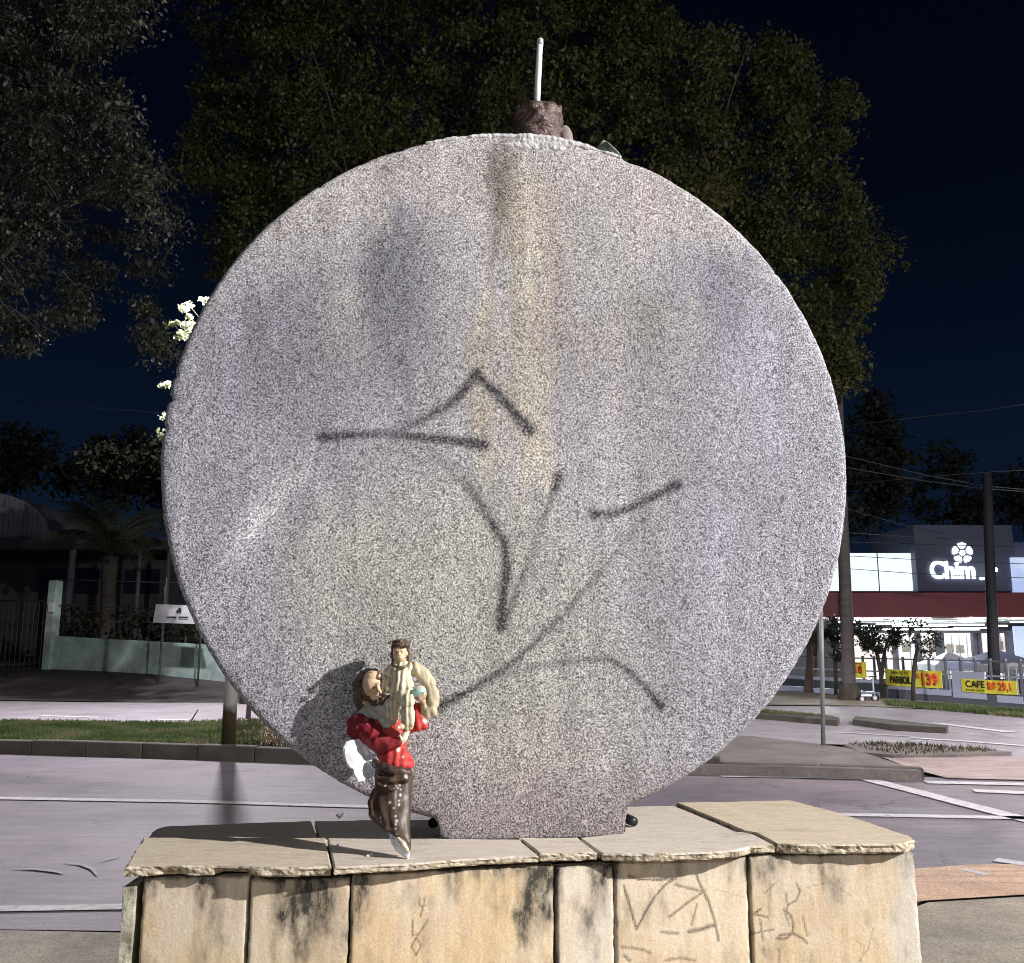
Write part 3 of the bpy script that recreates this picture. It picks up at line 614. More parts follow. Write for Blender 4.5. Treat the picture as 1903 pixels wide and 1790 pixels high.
# wrapped socket and white tube on the top
def dP(x, y, dn=0.): return Vector(onpl(x, y, D0 + DN * dn, DN))
kw = NT('brown wrapped sheeting'); kw.col(kw.ramp(kw.noise(34, 6, .8, stretch=(1, 1, 2.2)), [(.34, (.018, .010, .009)), (.5, (.075, .042, .036)), (.6, (.16, .10, .09)), (.7, (.42, .32, .30))])); kw.rough(.42, .6); kw.bump(kw.noise(26, 5, .7), .8, .02)
cb_ = dP(1000, 286, -TH * .45); ct_ = dP(1000, 214, -TH * .45); V = []; ns, nk = 48, 26
for k in range(nk + 1):
    t = k / nk; c = cb_.lerp(ct_, t); rx = float(np.interp(t, [0, .12, .36, .42, .50, .80, .86, 1.], [.076, .071, .070, .075, .067, .066,   .071, .067]))
    for i in range(ns):
        a = 2 * math.pi * i / ns; fold = 1 + .09 * fbm(math.cos(a) * 3.2, math.sin(a) * 3.2, t * 6) + .025 * math.sin(a * 7 + t * 8)
        V.append((c.x + rx * fold * math.cos(a), c.y + rx * .95 * fold * math.sin(a), c.z + (.004 + .012 * t) * fbm(math.cos(a) * 3, math.sin(a) * 3, t * 3)))
MB().add(V, [(k * ns + i, k * ns + (i + 1) % ns, (k + 1) * ns + (i + 1) % ns, (k + 1) * ns + i) for k in range(nk) for i in range(ns)] + [tuple(range(ns))[::-1], tuple(nk * ns + i for i in range(ns))]).build('wrapped_socket', kw.m, disc, True)
p1 = dP(1043, 198, -TH * .45); MB().tube([p1 + Vector((-.012, 0, -.02)), p1 + Vector((-.004, -.004, -.005)), p1 + Vector((0, 0, .006))], [.012, .008, .001], 7).build('sheeting_tip', kw.m, disc, True)
MB().ball(dP(1048, 262, -TH * .45), (.026, .04, .042), 18, 12).build('socket_bulge', pm('pale mortar lump', (.24, .20, .19), (.15, .12, .115), 20, .85, .5, 60), disc, True)
M['plaster'] = pm('white mortar and rim glint', (.62, .60, .61), (.42, .41, .43), 22, .8, .6, 70)
mb = MB(); PT = []; RD = []
for k in range(110):
    x = 790 + k * 3.35; u = dpl(x, 300)[0] - uc; zt = zc + rt * math.sqrt(max(0, 1 - (u / ru) ** 2)); q = D0 + DE * (u + uc) - DN * .006; PT.append((q[0], q[1], zt - .003 + .002 * fbm(x * .05, 3))); RD.append(.006 + .006 * math.exp(-((x - 1010) / 70) ** 2) + .004 * fbm(x * .04, 1) + .002 * fbm(x * .3, 2))
mb.tube(PT, [max(.003, r) for r in RD], 10)  # white strip paints the light caught along the rim's chamfer
for k in range(46):
    x = random.gauss(1005, 34); y = 262 + random.uniform(-4, 14) + abs(x - 1000) * .10; mb.ball(dP(x, y, -.004), (random.uniform(.012, .026), .0075, random.uniform(.006, .012)), 9, 6)
remesh('rim_glint_mortar', mb, M['plaster'], disc, .0022, 5, lambda co, nn: .0014 * fbm(co.x * 70, co.z * 70))
M['tube'] = pm('frosted white tube', (.72, .74, .76), (.58, .60, .62), 9, .35, .05, 30)
ra, rb_ = dP(997, 205, -TH * .45), dP(1003.5, 78, -TH * .45)
rod = MB().tube([ra - Vector((0, 0, .02)), ra.lerp(rb_, .3), ra.lerp(rb_, .7), rb_], [.0088, .0088, .0086, .0086], 16).build('rod', M['tube'], disc, True)
MB().tube([rb_ - Vector((0, 0, .012)), rb_ + Vector((.0004, 0, .007)), rb_ + Vector((.0005, 0, .011))], [.0094, .0090, .004], 16).build('rod_cap', pm('grey cap', (.40, .40, .40), (.5, .5, .5), 9, .5), disc, True)
# crumpled scrap on the rim
sc_ = thing('plastic_scrap', 'dark crumpled plastic scrap caught on the upper right rim of the disc', 'scrap', tuple(dP(1135, 298, -.03)))
kb = NT('dark crumpled plastic'); kb.col(kb.ramp(kb.noise(40, 4), [(.3, (.010, .013, .010)), (.7, (.06, .07, .055))])); kb.rough(.25, .6)
V = []; 
pts_ = [(1112, 292), (1110, 276), (1122, 263), (1130, 266), (1148, 284), (1158, 300), (1159, 310), (1140, 303)]
for dn in (-.015, -.03, -.055):
    for (x, y) in pts_: q = dP(x, y, dn); V.append((q.x + random.uniform(-.003, .003), q.y + random.uniform(-.006, .006), q.z + random.uniform(-.003, .003)))
n8 = len(pts_); c0 = dP(1130, 284, -.005); V.append(tuple(c0)); c1 = dP(1134, 288, -.06); V.append(tuple(c1))
Fs = [(3 * n8, (i + 1) % n8, i) for i in range(n8)] + [(3 * n8 + 1, 2 * n8 + i, 2 * n8 + (i + 1) % n8) for i in range(n8)]
for r in range(2):
    for i in range(n8): Fs.append((r * n8 + i, r * n8 + (i + 1) % n8, (r + 1) * n8 + (i + 1) % n8, (r + 1) * n8 + i))
MB().add(V, Fs).build('scrap_sheet', kb.m, sc_)
MB().tube([dP(1111, 286, -.012), dP(1112, 274, -.016), dP(1122, 263, -.02), dP(1132, 268, -.018), dP(1149, 285, -.016), dP(1159, 302, -.013)], [.003, .0025, .0045, .0025, .003, .002], 7).build('scrap_edge', pm('pale torn edge', (.42, .46, .42), (.12, .14, .12), 60, .5), sc_, True)
# pale lint scrap on the rear slab
q = onz(630, 1524, ZR - .012); lt = MB()
for k in range(7):
    a = random.uniform(0, 6.28); lt.tube([(q[0], q[1], ZR - .008), (q[0] + .008 * math.cos(a), q[1] + .005 * math.sin(a), ZR + .000), (q[0] + .010 * math.cos(a) + .003, q[1] + .006 * math.sin(a), ZR + random.uniform(0, .009))], [.0016, .0014, .0008], 5)
tag(lt.build('feather_tuft', pm('grey fluff', (.75, .76, .78), (.6, .62, .64), 30, .9)), 'tiny grey tuft of fluff on the rear cap slab left of the figurine', 'fluff')
# ------------------------------------------------------------------ the broken figurine leaning on the disc
fig = thing('figurine', 'broken painted figurine of a man in red carrying a child, leaning on the disc', 'figurine', tuple(onz(757, 1598, ZS)))
PXM = 2.2 / FPX
def K(x, y, d=0.):
    """crop coordinates of the figure -> a point on its leaning middle plane, d metres towards the viewer"""
    px, py = 560 + .257 * x, 1160 + .257 * y; t = min(1, max(0, (1598 - py) / 290.))
    Yc = 2.052 + .160 * t ** .9
    return Vector(ony(px, py, Yc - d))
def rr_(r): return r * .257 * PXM
def chain(mb, pts, n=14):
    """pts: (x, y, d, r) in crop units: a tapered limb with round ends"""
    P = [K(x, y, d) for x, y, d, r in pts]; R_ = [rr_(p[3]) for p in pts]
    mb.tube(P, R_, n)
    for p, r in zip(P, R_): mb.ball(p, r, n, 8)
    return mb
def blob(mb, x, y, d, rx, ry, rd, rot=0.):
    mb.ball(K(x, y, d), (rr_(rx), rr_(rd), rr_(ry)), 18, 12, Matrix.Rotation(math.radians(rot), 3, 'Y')); return mb
def crop_xy(co):
    v = co - _C; z = v @ _F; px = CX + FPX * (v @ _R) / z; py = CY - FPX * (v @ _U) / z
    return (px - 560) / .257, (py - 1160) / .257
def spots(lst):
    def fn(co):
        x, y = crop_xy(co); o = np.zeros(len(co))
        for sx_, sy_, r in lst: o = np.maximum(o, np.clip(1.6 - np.hypot(x - sx_, (y - sy_) * .85) / r, 0, 1))
        return o
    return fn
def paintmat(name, c1, c2, rough, spec, chip=(.62, .60, .56), scale=40, wear=.0, dark=None):
    k = NT(name); c = k.ramp(k.noise(scale, 5, .65), [(.3, c1), (.7, c2)])
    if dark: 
        geo = k.n('ShaderNodeNewGeometry'); c = k.mix(k.ramp(geo.outputs['Pointiness'], [(.43, 1.), (.51, 0.)]), c, dark)  # creases darkened in the paint colour, like occlusion shade
    c = k.mix(k.math('MULTIPLY', k.attr('chip'), k.ramp(k.noise(300, 2), [(.3, .6), (.5, 1.)]), True), c, chip)
    if wear: c = k.mix(k.ramp(k.noise(95, 4, .8), [(.66 - wear, 0.), (.70 - wear, 1.)]), c, chip)
    k.col(c); k.rough(rough, spec); k.bump(k.noise(160, 3), .15, .002); return k.m
M['robe'] = paintmat('glossy brown robe paint', (.045, .026, .017), (.070, .042, .030), .45, .4)
M['red'] = paintmat('red tunic paint', (.44, .035, .035), (.50, .065, .055), .6, .3, wear=-.02)
M['crim'] = paintmat('crimson sleeve paint', (.16, .008, .016), (.21, .014, .022), .55, .35, (.45, .2, .2), wear=-.02)
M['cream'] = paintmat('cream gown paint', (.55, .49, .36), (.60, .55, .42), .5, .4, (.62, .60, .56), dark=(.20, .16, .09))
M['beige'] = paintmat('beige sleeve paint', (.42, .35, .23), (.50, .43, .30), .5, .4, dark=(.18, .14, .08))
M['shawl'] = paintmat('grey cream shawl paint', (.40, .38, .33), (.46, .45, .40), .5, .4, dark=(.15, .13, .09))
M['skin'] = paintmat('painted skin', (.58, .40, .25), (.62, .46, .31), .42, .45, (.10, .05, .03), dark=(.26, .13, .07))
M['hair'] = paintmat('brown painted hair', (.050, .030, .022), (.13, .085, .065), .5, .4, (.3, .22, .17))
M['raw'] = paintmat('raw white plaster', (.74, .75, .78), (.66, .67, .70), .8, .2, scale=25)
def wave(ax, freq, amp, ph=0.):
    return lambda co, nn: amp * math.sin((co.x * ax[0] + co.z * ax[1]) * freq + ph + 3 * fbm(co.x * 25, co.z * 12)) + amp * .8 * fbm(co.x * 60, co.y * 60, co.z * 25)
# robe: skirt narrowing to the broken hem
mb = MB()
STK = np.array(((668, 1060, .0, 128, 95), (668, 1110, .0, 135, 100), (665, 1170, .0, 128, 95), (655, 1230, .0, 128, 92), (650, 1290, .0, 132, 90), (655, 1345, .002, 128, 85), (668, 1400, .003, 112, 75), (688, 1450, .004, 92, 62), (712, 1495, .004, 72, 52), (738, 1535, .004, 52, 42), (762, 1575, .003, 32, 30), (780, 1612, .002, 16, 20)))
for yy in np.arange(1060, 1613, 13.): blob(mb, *[float(np.interp(yy, STK[:, 1], STK[:, q])) if q != 1 else float(yy) for q in (0, 1, 2, 3)], 30, float(np.interp(yy, STK[:, 1], STK[:, 4])))
chain(mb, [(530, 1005, .020, 28), (590, 1035, .034, 34), (680, 1062, .038, 30), (770, 1072, .026, 30)])            # rolled sash at the waist
chain(mb, [(560, 1110, .026, 22), (640, 1130, .036, 20), (760, 1120, .030, 20)])
chain(mb, [(535, 1215, .012, 30), (512, 1290, .008, 30), (525, 1370, .008, 34), (560, 1430, .006, 30), (578, 1465, .004, 14)])
chain(mb, [(560, 1160, .030, 16), (640, 1195, .038, 14), (700, 1190, .036, 10)])
chain(mb, [(600, 1480, .018, 14), (680, 1510, .022, 14), (740, 1560, .018, 14), (785, 1625, .010, 12)])
CH = [(755, 1100, 9), (610, 1165, 6), (712, 1165, 6), (718, 1196, 5), (716, 1236, 7), (706, 1277, 5), (640, 1290, 7), (706, 1306, 7), (682, 1390, 6), (688, 1424, 9), (684, 1448, 7), (682, 1478, 5), (604, 1172, 5), (668, 1330, 4), (700, 1186, 4), (690, 1520, 4), (572, 1400, 5), (574, 1430, 4), (760, 1108, 6)]
remesh('robe', mb, M['robe'], fig, .0022, 6, lambda co, nn: .0011 * math.sin(co.x * 190 + co.z * 60 + 3 * fbm(co.x * 14, co.z * 8)) + .0007 * fbm(co.x * 45, co.y * 45, co.z * 18), {'chip': spots(CH)})
# raw plaster leg tip
mb = MB(); chain(mb, [(655, 1520, -.004, 20), (680, 1560, .0, 34), (715, 1610, .004, 36), (748, 1655, .006, 24), (768, 1690, .006, 10)])
chain(mb, [(690, 1555, .012, 18), (735, 1600, .014, 22), (765, 1645, .012, 16), (776, 1680, .008, 8)])
leg = remesh('leg', mb, M['raw'], fig, .0018, 3, None, {'chip': lambda co: np.zeros(len(co))})
mb = MB(); chain(mb, [(700, 1552, .021, 14), (735, 1590, .024, 19), (765, 1630, .019, 13), (778, 1655, .014, 6)])
remesh('shin', mb, M['cream'], leg, .0015, 3)
# tunic
mb = MB(); blob(mb, 690, 985, .0, 112, 85, 85); blob(mb, 700, 1010, .006, 112, 52, 88); blob(mb, 640, 850, -.004, 120, 150, 85); blob(mb, 600, 760, -.006, 150, 90, 80)
remesh('tunic', mb, M['red'], fig, .0022, 7, wave((330, 30), 1., .0012), {'chip': spots([(700, 905, 14), (735, 960, 6)])})
mb = MB(); chain(mb, [(430, 730, .010, 78), (500, 790, .022, 82), (560, 850, .030, 72), (630, 868, .036, 50), (695, 850, .036, 44)]); chain(mb, [(385, 770, .006, 54), (400, 800, .01, 48)]); chain(mb, [(540, 880, .032, 46), (620, 895, .036, 28)]); blob(mb, 420, 720, .004, 90, 62, 70)
remesh('sleeve', mb, M['crim'], fig, .0020, 7, wave((150, -190), 1., .0014), {'chip': spots([(405, 745, 8), (470, 690, 9), (520, 670, 7), (400, 740, 5), (480, 720, 5), (430, 790, 4)])})
mb = MB(); chain(mb, [(845, 600, .0, 34), (848, 660, .004, 38), (850, 715, .010, 46), (880, 735, .012, 34)]); chain(mb, [(790, 750, .010, 36), (850, 735, .014, 34)]); chain(mb, [(895, 715, .012, 22), (905, 735, .012, 12)])
remesh('sleeve', mb, M['red'], fig, .0020, 2, wave((320, 60), 1., .0010), {'chip': spots([(895, 700, 14)])})
# the man's hand under the child: palm, fingers and thumb
mb = MB(); chain(mb, [(715, 850, .038, 26), (738, 828, .040, 27), (752, 800, .040, 24)], 10)
for k, (ln, off) in enumerate(((44, -14), (52, -4), (48, 7), (38, 17))):
    bx, by = 752 + off, 795 + off * .4; chain(mb, [(bx, by, .044 - k * .003, 9), (bx + 8, by - ln * .5, .048 - k * .003, 8), (bx + 2, by - ln, .042 - k * .003, 6)], 8)
chain(mb, [(724, 836, .048, 9), (712, 806, .054, 8), (716, 782, .054, 6)], 8)
remesh('hand', mb, M['cream'], fig, .0013, 1)
# broken cloak edge showing raw plaster
V = []; BP = [(325, 850), (360, 838), (432, 828), (470, 870), (500, 938), (562, 938), (530, 965), (500, 1000), (515, 1030), (552, 1068), (510, 1108), (470, 1130), (408, 1142), (385, 1100), (372, 1055), (338, 1035), (322, 1000), (298, 930), (304, 892)]
n_ = len(BP); cxm = sum(p[0] for p in BP) / n_; cym = sum(p[1] for p in BP) / n_
for (dd, sh) in ((.000, 1.0), (.002, 1.0), (.004, .9), (.003, .5)):
    for (x, y) in BP: V.append(K(cxm + (x - cxm) * sh + random.uniform(-5, 5) * (sh < 1), cym + (y - cym) * sh + random.uniform(-5, 5) * (sh < 1), dd + (.042 * (560 - x) / 260 if dd > 0 else 0) + random.uniform(-.0015, .0015)))
V.append(K(cxm, cym, .024)); V.append(K(cxm, cym, -.012))
Fs = [(r * n_ + i, r * n_ + (i + 1) % n_, (r + 1) * n_ + (i + 1) % n_, (r + 1) * n_ + i) for r in range(3) for i in range(n_)] + [(3 * n_ + i, 3 * n_ + (i + 1) % n_, 4 * n_) for i in range(n_)] + [((i + 1) % n_, i, 4 * n_ + 1) for i in range(n_)]
o = MB().add(V, Fs).build('broken_plaster', M['raw'], fig); o['label'] = 'white raw plaster where the cloak broke off'
# the man's head, tilted towards the child
FH = Matrix.Rotation(math.radians(24), 3, 'Y')
mb = MB(); blob(mb, 520, 452, .022, 74, 98, 82, -22); blob(mb, 545, 520, .030, 52, 52, 58); blob(mb, 560, 470, .052, 12, 30, 22, -28); blob(mb, 572, 492, .056, 13, 12, 14); chain(mb, [(500, 442, .044, 12), (560, 432, .046, 12)], 8); blob(mb, 520, 385, .020, 66, 50, 70)
chain(mb, [(480, 540, .004, 44), (470, 610, -.008, 50)], 12); blob(mb, 505, 500, .044, 22, 18, 16); blob(mb, 588, 478, .036, 16, 16, 16)
head = remesh('head', mb, M['skin'], fig, .0014, 2, None, {'chip': spots([(522, 458, 8), (572, 446, 7), (585, 528, 7)])})
mb = MB(); chain(mb, [(440, 380, .004, 40), (412, 440, .004, 46), (420, 510, .004, 46), (440, 580, .0, 44), (455, 620, -.004, 34)]); blob(mb, 500, 372, -.012, 84, 52, 76); chain(mb, [(455, 420, .026, 22), (448, 480, .028, 24), (465, 530, .026, 22)], 10); chain(mb, [(470, 372, .020, 20), (455, 400, .024, 18)], 10)
remesh('hair', mb, M['hair'], head, .0016, 2, lambda co, nn: .0018 * math.sin(co.z * 420 + 6 * fbm(co.x * 40, co.z * 40)) + .0012 * fbm(co.x * 120, co.z * 120))
mb = MB(); chain(mb, [(490, 530, .030, 24), (530, 568, .040, 28), (575, 560, .046, 26), (610, 535, .044, 22), (630, 525, .040, 14)]); chain(mb, [(560, 512, .056, 8), (590, 505, .056, 9), (612, 512, .050, 7)], 8)
remesh('beard', mb, M['hair'], head, .0015, 2, lambda co, nn: .0014 * math.sin(co.x * 500 + 6 * fbm(co.x * 60, co.z * 60)))
# shawl under the chin
mb = MB(); chain(mb, [(470, 640, .006, 52), (540, 650, .020, 52), (620, 650, .032, 52)]); chain(mb, [(500, 600, .010, 40), (560, 620, .030, 40), (640, 590, .040, 44)]); chain(mb, [(650, 690, .034, 44), (620, 730, .030, 26)]); chain(mb, [(600, 690, .030, 40), (600, 740, .028, 16)])
remesh('shawl', mb, M['shawl'], fig, .0020, 3, wave((180, 200), 1., .0016))
# the child
mb = MB(); chain(mb, [(720, 300, .020, 62), (725, 380, .026, 78), (728, 450, .030, 84), (730, 490, .032, 82)]); blob(mb, 730, 318, .020, 118, 40, 50); chain(mb, [(640, 350, .018, 44), (615, 420, .022, 42), (610, 460, .026, 34)])
chain(mb, [(740, 528, .056, 52), (768, 558, .080, 54), (772, 640, .074, 50), (775, 700, .064, 46), (772, 735, .056, 34)]); chain(mb, [(690, 540, .040, 52), (660, 580, .044, 56), (660, 650, .042, 52)]); chain(mb, [(640, 470, .040, 30), (700, 490, .050, 18), (790, 470, .052, 15)])
remesh('child_gown', mb, M['cream'], fig, .0019, 3, lambda co, nn: .0013 * math.sin(co.x * 520 + 3 * fbm(co.x * 25, co.z * 12)) * (1 if co.z > 1.30 else .6) + .0008 * fbm(co.x * 60, co.z * 30))
mb = MB(); chain(mb, [(822, 320, .016, 50), (880, 370, .014, 50), (925, 430, .012, 46), (950, 500, .012, 44), (955, 570, .012, 46), (940, 630, .012, 44), (905, 655, .010, 34)]); chain(mb, [(905, 560, .008, 42), (895, 640, .008, 40), (880, 690, .008, 30)])
o = remesh('child_sleeve', mb, M['beige'], fig, .0019, 3, wave((260, 120), 1., .0012))
mb = MB()
for k in range(26):
    a = 2 * math.pi * k / 25; p = K(718 + 62 * math.cos(a), 285 + 26 * math.sin(a), .024 + .034 * math.sin(a)); mb.ball(p, rr_(11), 8, 6)
remesh('collar', mb, paintmat('dark gold collar paint', (.16, .12, .05), (.10, .07, .03), .4, .5), fig, .0016, 1)
mb = MB(); blob(mb, 712, 205, .030, 50, 66, 52); blob(mb, 712, 240, .038, 36, 34, 38); blob(mb, 708, 212, .062, 10, 18, 12); blob(mb, 708, 224, .065, 11, 9, 10); chain(mb, [(690, 192, .054, 8), (728, 190, .054, 8)], 8); chain(mb, [(724, 265, .026, 32), (726, 305, .022, 38)], 12); blob(mb, 708, 245, .060, 15, 7, 8)
blob(mb, 764, 212, .026, 9, 16, 10)
ch = remesh('child_head', mb, M['skin'], fig, .0012, 2, None, {'chip': spots([(690, 203, 5.5), (728, 202, 5.5), (708, 243, 5)])})
mb = MB(); blob(mb, 718, 150, .022, 66, 42, 62)
for k in range(34):
    a = random.uniform(0, math.pi); q = random.uniform(.2, 1); mb.ball(K(718 + 66 * math.cos(a) * q, 158 - 48 * math.sin(a) * q + (1 - q) * 8, .024 + .040 * (1 - q) + random.uniform(-.01, .008)), rr_(random.uniform(11, 18)), 8, 6)
for s, x0 in ((-1, 660), (1, 772)): 
    for k in range(5): mb.ball(K(x0 + s * random.uniform(-3, 7), 170 + k * 22, .022 + random.uniform(-.006, .008)), rr_(16 - k), 8, 6)
remesh('child_hair', mb, M['hair'], ch, .0014, 1)
mb = MB(); chain(mb, [(745, 730, .058, 26), (722, 740, .070, 22), (700, 748, .074, 14)], 10)
for k in range(5): mb.ball(K(696 + k * 5, 752 - k * 1.5, .078 - k * .002), rr_(7), 7, 5)
chain(mb, [(752, 690, .062, 30), (750, 720, .060, 26)], 10)
remesh('child_foot', mb, M['skin'], fig, .0013, 1)
kg = NT('painted globe'); cg = kg.ramp(kg.noise(38, 3), [(.44, (.20, .38, .38)), (.5, (.30, .46, .42)), (.56, (.46, .44, .34))]); kg.col(kg.mix(kg.ramp(kg.noise(30, 2), [(.58, 0.), (.61, 1.)]), cg, (.45, .10, .09))); kg.rough(.22, .6)
MB().ball(K(850, 494, .040), rr_(54), 24, 16).build('globe', kg.m, fig, True)
mb = MB(); chain(mb, [(880, 560, .028, 20), (872, 545, .040, 18)], 10)
for k in range(4): chain(mb, [(866 + k * 9, 552 - k * 6, .046, 7), (856 + k * 11, 536 - k * 8, .056, 6.5), (850 + k * 12, 520 - k * 9, .056, 5)], 8)
chain(mb, [(892, 540, .040, 7), (898, 510, .046, 6), (892, 490, .046, 5)], 8)
remesh('child_hand', mb, M['skin'], fig, .0012, 1)
# crumbs of plaster on the slab
for x, y, s, lb in ((690, 1590, .004, 'larger white crumb of plaster just left of the figurine foot'), (683, 1592, .003, 'small white crumb of plaster beside the larger one'), (628, 1572, .003, 'white crumb of plaster near the joint of the cap slabs')):
    q = onz(x, y, ZS); tag(MB().ball((q[0], q[1], ZS + s * .6), (s * 1.4, s, s * .8), 7, 5).build('plaster_crumb', M['raw']), lb, 'plaster crumb', 'plaster crumbs on the cap slab')
# ------------------------------------------------------------------ trees
M['bark'] = pm('dark bark', (.04, .032, .025), (.075, .062, .05), 6, .9, .6, 30, stretch=(1, 1, .3))
def inside(p, poly):
    x, y = p; r = False; n = len(poly)
    for i in range(n):
        x1, y1 = poly[i]; x2, y2 = poly[i - 1]
        if (y1 > y) != (y2 > y) and x < (x2 - x1) * (y - y1) / (y2 - y1) + x1: r = not r
    return r
def leaves(C, rad, per, size, droop=0., flat_=.35, twig=None):
    """C: clump centres (n,3); returns vertices and quads of leaf-sized faces filling the clumps"""
    n = len(C); N = n * per
    d = rng.normal(size=(N, 3)); d /= np.linalg.norm(d, axis=1)[:, None]; r = rng.random(N) ** .55
    cs = np.repeat(C, per, 0); rad_ = np.repeat(rad * rng.uniform(.55, 1.35, n), per)
    sq = np.repeat(rng.uniform(.55, 1.1, n), per)
    pos = cs + d * (rad_ * r)[:, None] * np.stack([np.ones(N), np.ones(N), sq * .85], 1); pos[:, 2] -= droop * (d[:, 0] ** 2 + d[:, 1] ** 2) * rad_
    ax = rng.normal(size=(N, 3)) + d * .8; ax[:, 2] -= droop * 1.2 + .25; ax /= np.linalg.norm(ax, axis=1)[:, None]
    up = rng.normal(size=(N, 3)) * .7 + np.array([0, -.1, .9]); sd = np.cross(ax, up); sd /= np.linalg.norm(sd, axis=1)[:, None] + 1e-9
    nn = np.cross(sd, ax); L = size * rng.uniform(.55, 1.35, N)[:, None]; W = L * flat_
    V = np.stack([pos - ax * L * .5, pos + sd * W + nn * L * .08, pos + ax * L * .5 - nn * L * .10, pos - sd * W + nn * L * .08], 1).reshape(-1, 3)
    hue = np.repeat(np.clip(np.repeat(rng.uniform(.1, .8, n), per) + rng.normal(0, .16, N), 0, 1), 4)
    return V, np.arange(4 * N).reshape(-1, 4), hue
def crown(name, parent, C, rad, per, size, mat, **k):
    V, Fq, hue = leaves(np.asarray(C), rad, per, size, **k); me = npmesh(name, V, Fq); fattr(me, 'hue', hue); o = link(name, me, mat, parent); o['kind'] = 'stuff'; return o
def limbs(parent, base, fork, targets, r, name='limb'):
    """forked boughs: each bends on its way to a leaf clump and throws off smaller side branches"""
    for q in targets:
        q = Vector(q); L = (q - fork).length; P_ = [fork - Vector((0, 0, .3))]; k_ = 6
        w1 = Vector((random.uniform(-1, 1), random.uniform(-1, 1), random.uniform(.1, .9))) * L * .10; w2 = Vector((random.uniform(-1, 1), random.uniform(-1, 1), random.uniform(-.6, .6))) * L * .06
        for k in range(1, k_ + 1):
            t = k / k_; P_.append(fork.lerp(q, t) + w1 * math.sin(math.pi * t) + w2 * math.sin(2.3 * math.pi * t))
        R_ = [r * (1 - .92 * k / k_) ** 1.1 + .008 for k in range(k_ + 1)]; m = MB().tube(P_, R_, 8)
        for k in (2, 3, 4, 5):
            d = (P_[k] - P_[k - 1]).normalized(); e = P_[k] + (d + Vector((random.uniform(-1, 1), random.uniform(-1, 1), random.uniform(-.2, .8)))).normalized() * L * .22; m.tube([P_[k], P_[k].lerp(e, .5) + Vector((0, 0, L * .02)), e], [R_[k] * .6, R_[k] * .35, .006], 6)
        m.build(name, M['bark'], parent, True)
M['leaf_big'] = leaf_mat('tree leaves', [(.036, .046, .015), (.060, .068, .022), (.085, .088, .030), (.108, .104, .038)], .3, .5, .35)
M['leaf_left'] = leaf_mat('fine grey green leaves', [(.010, .011, .007), (.018, .018, .012), (.030, .029, .021), (.12, .115, .09)], .2, .5, .25)
POLY = [(330, -120), (345, 60), (400, 110), (355, 190), (322, 262), (345, 330), (385, 380), (372, 440), (395, 470), (380, 510), (430, 560), (600, 620), (1300, 640), (1545, 700), (1580, 690), (1605, 640), (1590, 590), (1632, 560), (1622, 500), (1665, 480), (1672, 440), (1620, 430), (1600, 380), (1580, 330), (1560, 300), (1600, 210), (1570, 150), (1525, 140), (1505, 70), (1440, 62), (1370, 70), (1290, 40), (1225, 0), (1230, -120)]
C = []
while len(C) < 1750:
    x, y = random.uniform(310, 1690), random.uniform(-120, 705)
    if not inside((x, y), POLY): continue
    if ((x - 937) / 560) ** 2 + ((y - 885) / 560) ** 2 < 1 and random.random() < .6: continue
    ed = min(abs(x - 930) / 700, 1); Y = random.uniform(21.5, 30) if ed < .6 else random.uniform(23.5, 28.5)
    C.append(ony(x, y, Y))
C += [ony(1562 + random.uniform(-26, 26), random.uniform(632, 716), random.uniform(22.2, 23.2)) for _ in range(12)]
big = thing('shade_tree', 'large spreading dark green tree filling the night sky behind the disc', 'tree', (1.6, 27.2, 0))
crown('crown', big, C, .60, 105, .135, M['leaf_big'], droop=.3, flat_=.30)
tb = Vector((1.6, 27.2, -.1)); fk = Vector((1.9, 27.0, 3.6))
MB().tube([tb, Vector((1.65, 27.2, .6)), Vector((1.8, 27.1, 2.2)), fk], [.62, .45, .38, .34], 16).build('trunk', M['bark'], big, True)
limbs(big, tb, fk, [C[i] for i in range(0, 1750, 140)], .20)
# leafy sprigs beside the hidden lamp head, brightly lit
sp = thing('lit_sapling', 'slender young tree with glowing pale leaves at the left rim of the disc', 'tree', (-5.1, 18.2, .1))
SPX = [(352, 588), (362, 604), (346, 604), (330, 600), (318, 602), (310, 604), (345, 626), (334, 620), (355, 618), (340, 574), (350, 566), (330, 628), (311, 714), (304, 716), (366, 640), (385, 600), (309, 775), (300, 806), (380, 560), (395, 630), (410, 590)]
M['leaf_lit'] = leaf_mat('pale young leaves', [(.26, .30, .16), (.34, .37, .22), (.42, .44, .28)], .45, .4, .5)
SC = [ony(x, y, 18.4 + random.uniform(-.25, .25)) for x, y in SPX]
crown('crown', sp, SC, .13, 50, .075, M['leaf_lit'], flat_=.36)
MB().tube([(-5.1, 18.2, 0), (-5.05, 18.3, 2.5), (-5.15, 18.4, 5.0), (-5.4, 18.4, 7.5)], [.05, .04, .03, .012], 8).build('trunk', M['bark'], sp, True)
for q in SC[::2]: MB().tube([(-5.15, 18.4, min(q[2], 7.0) - .5), tuple(q)], [.014, .005], 5).build('limb', M['bark'], sp)
